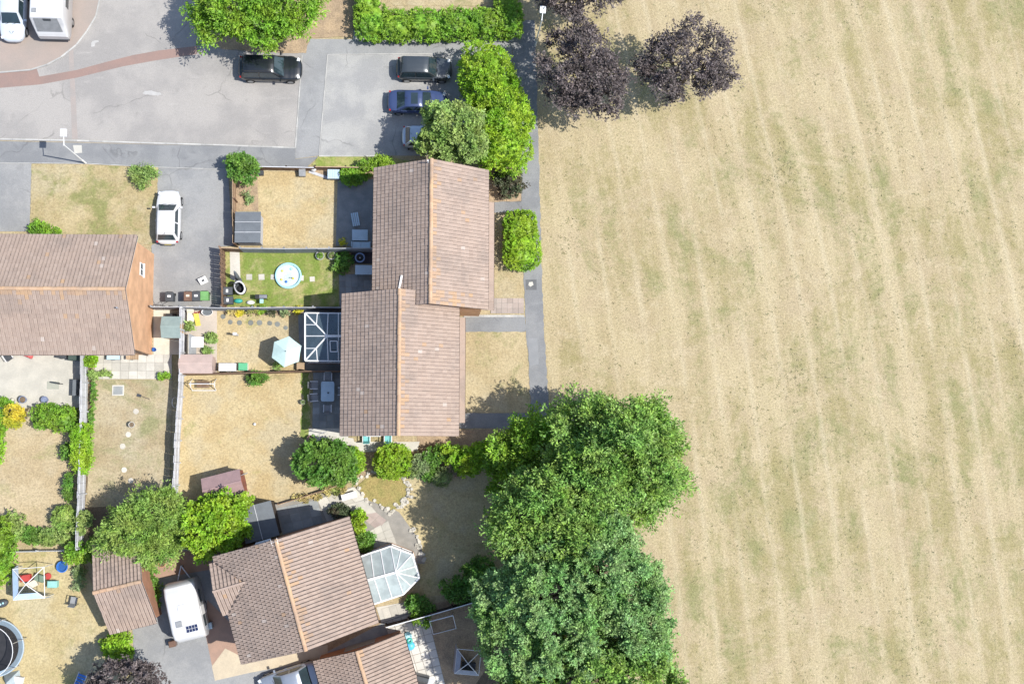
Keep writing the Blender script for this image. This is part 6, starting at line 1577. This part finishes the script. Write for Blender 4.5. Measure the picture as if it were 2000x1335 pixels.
plant('copper_beech', 'dark purple leaved tree cut by the top of the frame', 'tree',
      [(1135, -25, 5.0, 88, 58, 2.6), (1090, -5, 4.4, 45, 40, 2.0)], L_PURP, 720, 13, 0.95, 0.15, tree=True, rough=0.3, base=(1125, 25), group='purple leaved trees', shell=0.45)
plant('olive_tree', 'pale olive green tree spreading over the silver blue car', 'tree',
      [(888, 248, 4.6, 54, 46, 2.0), (855, 278, 4.2, 40, 34, 1.8), (910, 285, 4.4, 40, 38, 1.8), (850, 228, 3.6, 26, 22, 1.2)], L_OLIVE, 1300, 18, 0.55, 0.14, tree=True, base=(880, 275), rough=0.2)
plant('tall_hedge', 'tall lime green hedge between the parked cars and the footpath', 'hedge',
      [(948, 140, 2.4, 54, 56, 2.4), (965, 185, 2.4, 52, 50, 2.4), (985, 235, 2.4, 54, 60, 2.4), (985, 290, 2.3, 52, 52, 2.3)], L_LIME, 3600, 12, 0.38, 0.13, 3.0, core=0.8, zmin=-0.8, rough=0.10, shell=0.8)
plant('clipped_hedge', 'long clipped green hedge bent round a dry lawn at the top of the frame', 'hedge',
      [(725, 42, 1.0, 34, 40, 1.0), (716, 0, 1.0, 24, 45, 1.0), (775, 52, 1.0, 36, 30, 1.0), (830, 50, 1.0, 40, 32, 1.0), (890, 48, 1.0, 42, 31, 1.0), (945, 47, 1.0, 42, 31, 1.0), (992, 42, 1.0, 30, 34, 1.0), (992, 5, 1.0, 27, 38, 1.0)],
      L_BRIGHT, 5200, 10, 0.22, 0.105, 3.5, core=0.86, zmin=-0.7, rough=0.05, shell=0.88)
plant('clipped_bush', 'bright green clipped block bush between the terrace and the footpath', 'bush',
      [(1016, 445, 1.0, 33, 34, 1.0), (1020, 488, 1.0, 37, 40, 1.0)], L_LIME, 2300, 10, 0.18, 0.085, 4.0, core=0.85, zmin=-0.7, rough=0.05, shell=0.86)
plant('shrub', 'dark purple brown shrub at the corner of the upper terraced house', 'shrub', [(997, 362, 0.8, 28, 26, 0.8), (985, 345, 0.6, 22, 18, 0.6)], L_DARK, 360, 12, 0.3, 0.11)
plant('round_shrub', 'round green shrub at the corner of the drive and the pavement', 'shrub', [(475, 330, 1.3, 30, 30, 1.0), (462, 318, 1.2, 18, 18, 0.8)], L_MID, 620, 14, 0.32, 0.11, base=(478, 338), shell=0.6)
plant('palm_shrub', 'spiky yellow green shrub in the corner of the front lawn', 'shrub', [(282, 344, 0.45, 21, 20, 0.45)], L_OLIVE, 240, 8, 0.55, 0.20, wide=0.2, up=0.6)
plant('shrub', 'small mixed shrub against the front eaves of the brick gable house', 'shrub', [(75, 447, 0.5, 20, 16, 0.5), (98, 452, 0.4, 22, 10, 0.4)], L_BRIGHT, 240, 10, 0.3, 0.10)
plant('shrub', 'bright green shrub in the top corner against the upper terraced house', 'shrub', [(690, 346, 0.55, 26, 17, 0.55)], L_BRIGHT, 420, 10, 0.3, 0.11)
plant('climber', 'pale green climber over the dark fence under the olive tree', 'shrub', [(722, 322, 0.9, 24, 11, 0.5), (745, 318, 1.0, 20, 12, 0.6)], L_BRIGHT, 320, 10, 0.28, 0.10)
plant('shrub', 'yellow flowering tuft in the shade below the pale lounger', 'shrub', [(669, 472, 0.2, 8, 7, 0.2)], L_YEL, 40, 6, 0.15, 0.08)
plant('shrub', 'dark shrub growing through the patio edge of the pool lawn', 'shrub', [(672, 508, 0.6, 17, 16, 0.6), (666, 522, 0.4, 15, 12, 0.4)], L_MID, 260, 10, 0.28, 0.11)
plant('shrub', 'lone green shrub below the thin dark fence on the big dry lawn', 'shrub', [(503, 738, 0.5, 18, 13, 0.5)], L_MID, 260, 10, 0.28, 0.09)
for i, (x, y, r, m, lb) in enumerate(((455, 607, 9, L_STRAW, 'straw coloured clump at the left end of the bed under the slate fence'), (468, 609, 9, L_YEL, 'yellow clump beside the straw clump under the slate fence'),
        (495, 608, 11, L_STRAW, 'yellow and straw shrub in the middle of the bed under the slate fence'), (513, 605, 9, L_BRIGHT, 'green sprig in the bed under the slate fence'),
        (530, 608, 8, L_DARK, 'dark dried clump in the bed under the slate fence'), (556, 610, 7, L_SAGE, 'pale green tuft near the conservatory end of the bed'), (582, 604, 8, L_YEL, 'yellow clump at the conservatory corner'))):
    plant('border_plant', lb, 'plant', [(x, y, 0.35, r, r*0.7, 0.35)], m, 60, 8, 0.25, 0.10, group='plants under the slate fence')
plant('shrub', 'round leafy shrub on the pinkish patio beside the parasol lawn', 'shrub', [(414, 659, 0.4, 11, 10, 0.4)], L_OLIVE, 120, 10, 0.25, 0.11)
plant('shrub', 'square green bush against the pale slatted fence', 'shrub', [(371, 637, 0.5, 8, 9, 0.5)], L_OLIVE, 120, 8, 0.2, 0.09, 3.5)
plant('shrub', 'trailing green plant at the door of the pink shed', 'shrub', [(405, 684, 0.3, 10, 7, 0.3)], L_OLIVE, 60, 8, 0.25, 0.10)
plant('shrub', 'small pale shrub under the edge of the parasol', 'shrub', [(546, 714, 0.3, 11, 7, 0.3)], L_OLIVE, 70, 8, 0.22, 0.09)
# big dry lawn and the shrub border below
plant('leafy_tree', 'dense mid green bushy tree at the foot of the big dry lawn', 'tree', [(618, 905, 2.2, 42, 38, 1.6), (655, 912, 2.2, 40, 36, 1.5), (640, 885, 2.0, 40, 26, 1.4)], L_MID, 1500, 16, 0.45, 0.13, tree=True, base=(640, 915), shell=0.65)
plant('clipped_bush', 'light green rounded bush beside the dense mid green tree', 'bush', [(690, 900, 1.0, 21, 25, 1.0)], L_LIME, 520, 10, 0.25, 0.10, 2.6, core=0.8, zmin=-0.6, shell=0.85)
plant('clipped_ball', 'lime green clipped ball bush below the lower terraced house', 'bush', [(767, 901, 1.05, 35, 33, 1.05)], L_LIME, 1100, 10, 0.28, 0.11, 2.6, core=0.82, zmin=-0.6, rough=0.06, shell=0.86)
plant('shrub', 'grey green feathery shrub beside the lime ball bush', 'shrub', [(818, 905, 0.7, 24, 22, 0.7)], L_SAGE, 360, 12, 0.4, 0.11)
plant('shrub', 'pale silver tuft at the foot of the feathery shrub', 'shrub', [(806, 925, 0.35, 11, 9, 0.35)], L_SAGE, 90, 8, 0.22, 0.09)
plant('shrub', 'mid green shrub in the border below the terrace path', 'shrub', [(850, 890, 0.8, 26, 18, 0.8)], L_MID, 380, 12, 0.35, 0.12)
plant('shrub', 'dark green shrub behind the pale clipped mound', 'shrub', [(838, 925, 0.5, 18, 14, 0.5)], L_MID, 180, 10, 0.3, 0.11)
plant('clipped_ball', 'pale sage clipped mound at the edge of the shaded golden lawn', 'bush', [(862, 930, 0.55, 20, 19, 0.55)], L_SAGE, 380, 10, 0.18, 0.08, 2.4, core=0.85, zmin=-0.5, shell=0.88, rough=0.05)
plant('shrub', 'dusty pink flowering shrub in the border below the terrace', 'shrub', [(886, 908, 0.6, 14, 20, 0.6)], L_PINK, 220, 10, 0.3, 0.10)
plant('shrub', 'lime green tall shrub next to the wood in the border below the terrace', 'shrub', [(912, 903, 1.3, 30, 26, 1.2), (945, 885, 1.4, 28, 22, 1.3), (880, 885, 1.0, 24, 16, 1.0)], L_LIME, 900, 14, 0.38, 0.13)
# the wood along the field
WOOD = 'trees of the wood beside the field'
plant('woodland_tree', 'large spreading green tree at the field end of the wood', 'tree',
      [(1209, 880, 7.3, 86, 78, 3.9), (1159, 840, 6.3, 63, 52, 3.3), (1254, 930, 6.3, 61, 69, 3.3), (1164, 930, 6.8, 62, 57, 3.5), (1249, 850, 6.1, 51, 46, 3.1)], L_TREE, 2900, 24, 1.5, 0.19, tree=True, base=(1190, 890), rough=0.42, group=WOOD, outw=1.15, spread=0.11, up=0.1, clump=0.95, wide=0.45)
plant('woodland_tree', 'bright tipped green tree of the wood nearest the terrace path', 'tree',
      [(1030, 882, 3.2, 58, 50, 2.0), (1000, 925, 2.6, 46, 40, 1.8), (1062, 866, 3.6, 48, 38, 2.0)], L_BRIGHT, 1400, 22, 1.3, 0.18, tree=True, base=(1030, 895), rough=0.42, group=WOOD, outw=1.15, spread=0.11, up=0.1, clump=0.95, wide=0.45)
plant('woodland_tree', 'middle tree of the wood, beside the shaded golden lawn', 'tree',
      [(1060, 985, 6.9, 78, 62, 3.7), (1020, 1030, 6.1, 62, 55, 3.3), (1110, 1040, 6.9, 72, 60, 3.7), (1130, 980, 6.1, 60, 50, 3.3)], L_TREE, 2300, 22, 1.3, 0.18, tree=True, base=(1060, 1000), rough=0.22, group=WOOD, outw=1.15, spread=0.11, up=0.1, clump=0.95, wide=0.45)
plant('woodland_tree', 'grey green finely leaved tree at the field side of the wood', 'tree',
      [(1165, 1110, 7.3, 88, 75, 3.9), (1215, 1160, 6.7, 72, 75, 3.5), (1175, 1040, 6.3, 58, 50, 3.3), (1240, 1230, 6.3, 62, 68, 3.3)], L_TREE2, 3600, 28, 0.9, 0.135, tree=True, base=(1160, 1120), rough=0.2, group=WOOD, outw=1.15, spread=0.11, up=0.1, clump=0.95)
plant('woodland_tree', 'broad grey green tree at the bottom of the wood by the gazebo', 'tree',
      [(1060, 1150, 7.1, 88, 75, 3.7), (1000, 1190, 6.3, 72, 65, 3.3), (1090, 1240, 7.3, 90, 80, 3.9), (1010, 1260, 6.1, 62, 62, 3.3)], L_TREE2, 3900, 28, 0.9, 0.135, tree=True, base=(1050, 1180), rough=0.2, group=WOOD, outw=1.15, spread=0.11, up=0.1, clump=0.95)
plant('woodland_tree', 'green tree of the wood cut by the bottom of the frame', 'tree',
      [(1130, 1325, 6.9, 100, 70, 3.5), (1225, 1310, 6.3, 80, 66, 3.3), (1050, 1340, 6.1, 66, 50, 3.1), (1180, 1390, 6.7, 110, 60, 3.5)], L_TREE, 2400, 22, 1.1, 0.18, tree=True, base=(1140, 1330), rough=0.22, group=WOOD, outw=1.15, spread=0.11, up=0.1, clump=0.95)
plant('shrub', 'shaded bush at the edge of the golden lawn under the wood', 'shrub', [(935, 1120, 1.0, 34, 30, 1.0), (900, 1150, 0.8, 38, 22, 0.8)], L_MID, 620, 12, 0.45, 0.14)
plant('shrub', 'leafy bush at the lower corner of the milky conservatory', 'shrub', [(815, 1175, 0.6, 20, 14, 0.6), (832, 1188, 0.5, 16, 10, 0.5)], L_MID, 300, 12, 0.35, 0.12)
plant('shrub', 'lime green climber at the corner of the turned house', 'shrub', [(700, 1015, 0.9, 15, 20, 0.8)], L_LIME, 260, 12, 0.3, 0.12)
plant('shrub', 'dark green shrub between the turned house and the milky conservatory', 'shrub', [(714, 1058, 0.6, 17, 20, 0.6)], L_MID, 300, 12, 0.32, 0.11)
plant('shrub', 'dark flowering shrub beside the white slab bench', 'shrub', [(663, 998, 0.5, 22, 12, 0.5)], L_DARK, 240, 10, 0.3, 0.11)
plant('shrub', 'straw and yellow ground plants along the low tan fence', 'shrub', [(655, 955, 0.3, 26, 12, 0.3), (600, 970, 0.25, 26, 7, 0.25)], L_STRAW, 280, 8, 0.3, 0.10)
plant('shrub', 'wispy potted plant on the white slab patio by the goal', 'shrub', [(815, 1205, 0.5, 12, 14, 0.5), (833, 1215, 0.4, 8, 12, 0.4)], L_BRIGHT, 90, 8, 0.35, 0.12)
# left of the turned house
plant('conifer', 'fern green fan branched conifer over the small garage', 'tree', [(285, 1020, 3.4, 62, 52, 2.0), (300, 1060, 2.8, 52, 34, 1.7), (250, 1045, 2.4, 42, 34, 1.4), (322, 1000, 2.8, 34, 38, 1.5)], L_FERN, 1700, 22, 0.95, 0.17, tree=True, base=(290, 1045), rough=0.22, wide=0.32, spread=0.12, clump=0.7)
plant('leafy_tree', 'lime green rounded tree between the maroon shed and the turned house', 'tree', [(400, 1035, 3.0, 42, 50, 1.8), (430, 1000, 2.8, 46, 36, 1.7), (448, 1040, 2.7, 34, 34, 1.5), (475, 985, 2.2, 26, 18, 1.0)], L_LIME, 1500, 16, 0.5, 0.15, tree=True, base=(422, 1025), shell=0.6)
plant('shrub', 'bright green bush below the small garage', 'shrub', [(229, 1256, 0.8, 27, 25, 0.8), (243, 1272, 0.6, 16, 16, 0.6)], L_LIME, 560, 12, 0.32, 0.13)
plant('copper_beech', 'dark purple leaved tree in the bottom left corner of the frame', 'tree', [(245, 1325, 3.6, 55, 36, 1.8), (285, 1345, 3.2, 38, 36, 1.5), (205, 1350, 3.2, 38, 36, 1.5)], L_PURP, 900, 14, 0.55, 0.14, tree=True, base=(245, 1345), group='purple leaved trees')
plant('shrub', 'green hedge plants between the small garage and the white caravan', 'shrub', [(292, 1120, 0.6, 14, 26, 0.6), (302, 1160, 0.5, 12, 28, 0.5)], L_MID, 420, 10, 0.3, 0.10)
plant('shrub', 'leafy green bush at the corner of the small garage', 'shrub', [(150, 1078, 0.9, 20, 20, 0.9), (186, 1070, 0.9, 16, 20, 0.9)], L_BRIGHT, 420, 12, 0.35, 0.12)
plant('shrub', 'sparse pale plants along the left wall of the small garage', 'shrub', [(155, 1128, 0.4, 12, 24, 0.4)], L_SAGE, 130, 8, 0.3, 0.10)
# shrub garden
plant('clipped_bush', 'wide clipped green bush at the top of the shrub garden', 'bush', [(92, 812, 0.9, 24, 22, 0.9), (125, 818, 0.9, 27, 24, 0.9)], L_BRIGHT, 900, 10, 0.26, 0.10, 2.8, core=0.8, zmin=-0.6, shell=0.85)
plant('clipped_bush', 'bright green hedge clump growing over the pale silvered fence', 'bush', [(160, 855, 1.1, 18, 28, 1.1), (160, 895, 1.0, 17, 26, 1.0)], L_LIME, 760, 10, 0.28, 0.10, 2.8, core=0.75, zmin=-0.6, shell=0.82)
plant('shrub', 'golden yellow shrub at the left edge of the shrub garden', 'shrub', [(27, 812, 0.7, 21, 21, 0.7)], L_YEL, 420, 10, 0.24, 0.10, shell=0.8)
plant('shrub', 'green shrub beside the golden shrub at the gravel patio edge', 'shrub', [(8, 786, 0.5, 14, 9, 0.5), (3, 822, 0.6, 16, 20, 0.6)], L_BRIGHT, 320, 10, 0.28, 0.11)
plant('shrub', 'lime edge of a hedge cut by the left side of the frame', 'shrub', [(-8, 870, 0.8, 18, 34, 0.8)], L_LIME, 320, 10, 0.28, 0.11)
plant('clipped_ball', 'pale green clipped ball in the lower corner of the shrub garden', 'bush', [(126, 1010, 0.8, 22, 23, 0.8)], L_FERN, 480, 10, 0.2, 0.08, 2.3, core=0.85, zmin=-0.5, shell=0.88, rough=0.05)
plant('clipped_ball', 'olive brown clipped ball at the foot of the shrub garden', 'bush', [(97, 1048, 0.6, 20, 17, 0.6)], L_OLIVE, 380, 10, 0.2, 0.08, 2.3, core=0.85, zmin=-0.5, shell=0.88, rough=0.05)
plant('shrub', 'dark green low bushes left of the olive brown ball', 'shrub', [(62, 1045, 0.5, 24, 16, 0.5)], L_MID, 320, 10, 0.26, 0.10)
plant('shrub', 'speckled shrub climbing the pale silvered fence above the garage', 'shrub', [(160, 1020, 1.0, 17, 22, 0.9), (128, 1050, 0.6, 12, 14, 0.6)], L_OLIVE, 380, 12, 0.32, 0.11)
plant('tall_hedge', 'blue green rounded hedge at the left edge below the shrub garden', 'hedge', [(4, 1055, 1.5, 24, 42, 1.5), (0, 1110, 1.3, 20, 30, 1.3)], L_BRIGHT, 900, 12, 0.28, 0.11, 2.6, core=0.8, zmin=-0.6, shell=0.85)
plant('clipped_bush', 'olive green bush beside the blue green hedge', 'bush', [(28, 1030, 0.8, 17, 24, 0.8)], L_OLIVE, 420, 10, 0.22, 0.09, 2.6, core=0.8, zmin=-0.6, shell=0.85)
plant('shrub', 'climbing shrubs along the shaded side of the pale silvered fence', 'shrub', [(134, 950, 0.6, 8, 26, 0.6), (133, 880, 0.6, 10, 14, 0.6)], L_MID, 280, 10, 0.32, 0.11)
plant('shrub', 'low green border along the narrow dry lawn', 'shrub', [(183, 770, 0.3, 5, 26, 0.3), (179, 815, 0.25, 5, 22, 0.25)], L_MID, 240, 8, 0.18, 0.09)
plant('shrub', 'round lime shrub at the patio corner of the narrow dry lawn', 'shrub', [(178, 703, 0.7, 11, 14, 0.6)], L_LIME, 240, 10, 0.24, 0.10)
plant('shrub', 'untidy green plants beside the slab patio', 'shrub', [(183, 732, 0.35, 8, 7, 0.35), (202, 731, 0.25, 12, 4, 0.25)], L_OLIVE, 160, 8, 0.3, 0.10)
plant('shrub', 'small square green plant at the end of the slab patio', 'shrub', [(320, 734, 0.3, 12, 6, 0.3)], L_BRIGHT, 120, 8, 0.2, 0.09)
plant('shrub', 'bleached plants in the bed beside the felt roofed shed', 'shrub', [(484, 388, 0.25, 14, 13, 0.25)], L_SAGE, 60, 8, 0.3, 0.10)

# weeds scattered through the dry field: nobody could count them
def weeds():
    P = []
    for _ in range(330):
        cx, cy = R.uniform(1070, 2050), R.uniform(-30, 1370)
        n = int(R.expovariate(1/12.0)) + 3; sp = R.uniform(10, 45)
        for _ in range(n): P.append((cx + R.gauss(0, sp), cy + R.gauss(0, sp * 1.6)))
    P += [(R.uniform(1065, 2050), R.uniform(-30, 1370)) for _ in range(800)]
    W = np.array([G(x, y)[:] for x, y in P if x > 1060])
    k = 5; n = len(W)
    s = rng.uniform(0.35, 1.0, n) ** 1.5
    C = np.repeat(W, k, axis=0) + rng.normal(size=(n*k, 3)) * np.array([0.07, 0.07, 0]) * np.repeat(s, k)[:, None] + np.array([0, 0, 0.035])
    D = rng.normal(size=(n*k, 3)) * np.array([1, 1, 0.35]); N = np.array([[0, 0, 1.0]]) + rng.normal(size=(n*k, 3)) * 0.3
    L = 0.085 * np.repeat(s, k) * rng.uniform(0.7, 1.3, n*k)
    o = obj('field_weeds', np_mesh('weeds', leaf_quads(C, D, unit(N), L, L * 0.6), 4, L_WEED))
    o['kind'] = 'stuff'; o['label'] = 'scattered green weeds across the dry field'
weeds()
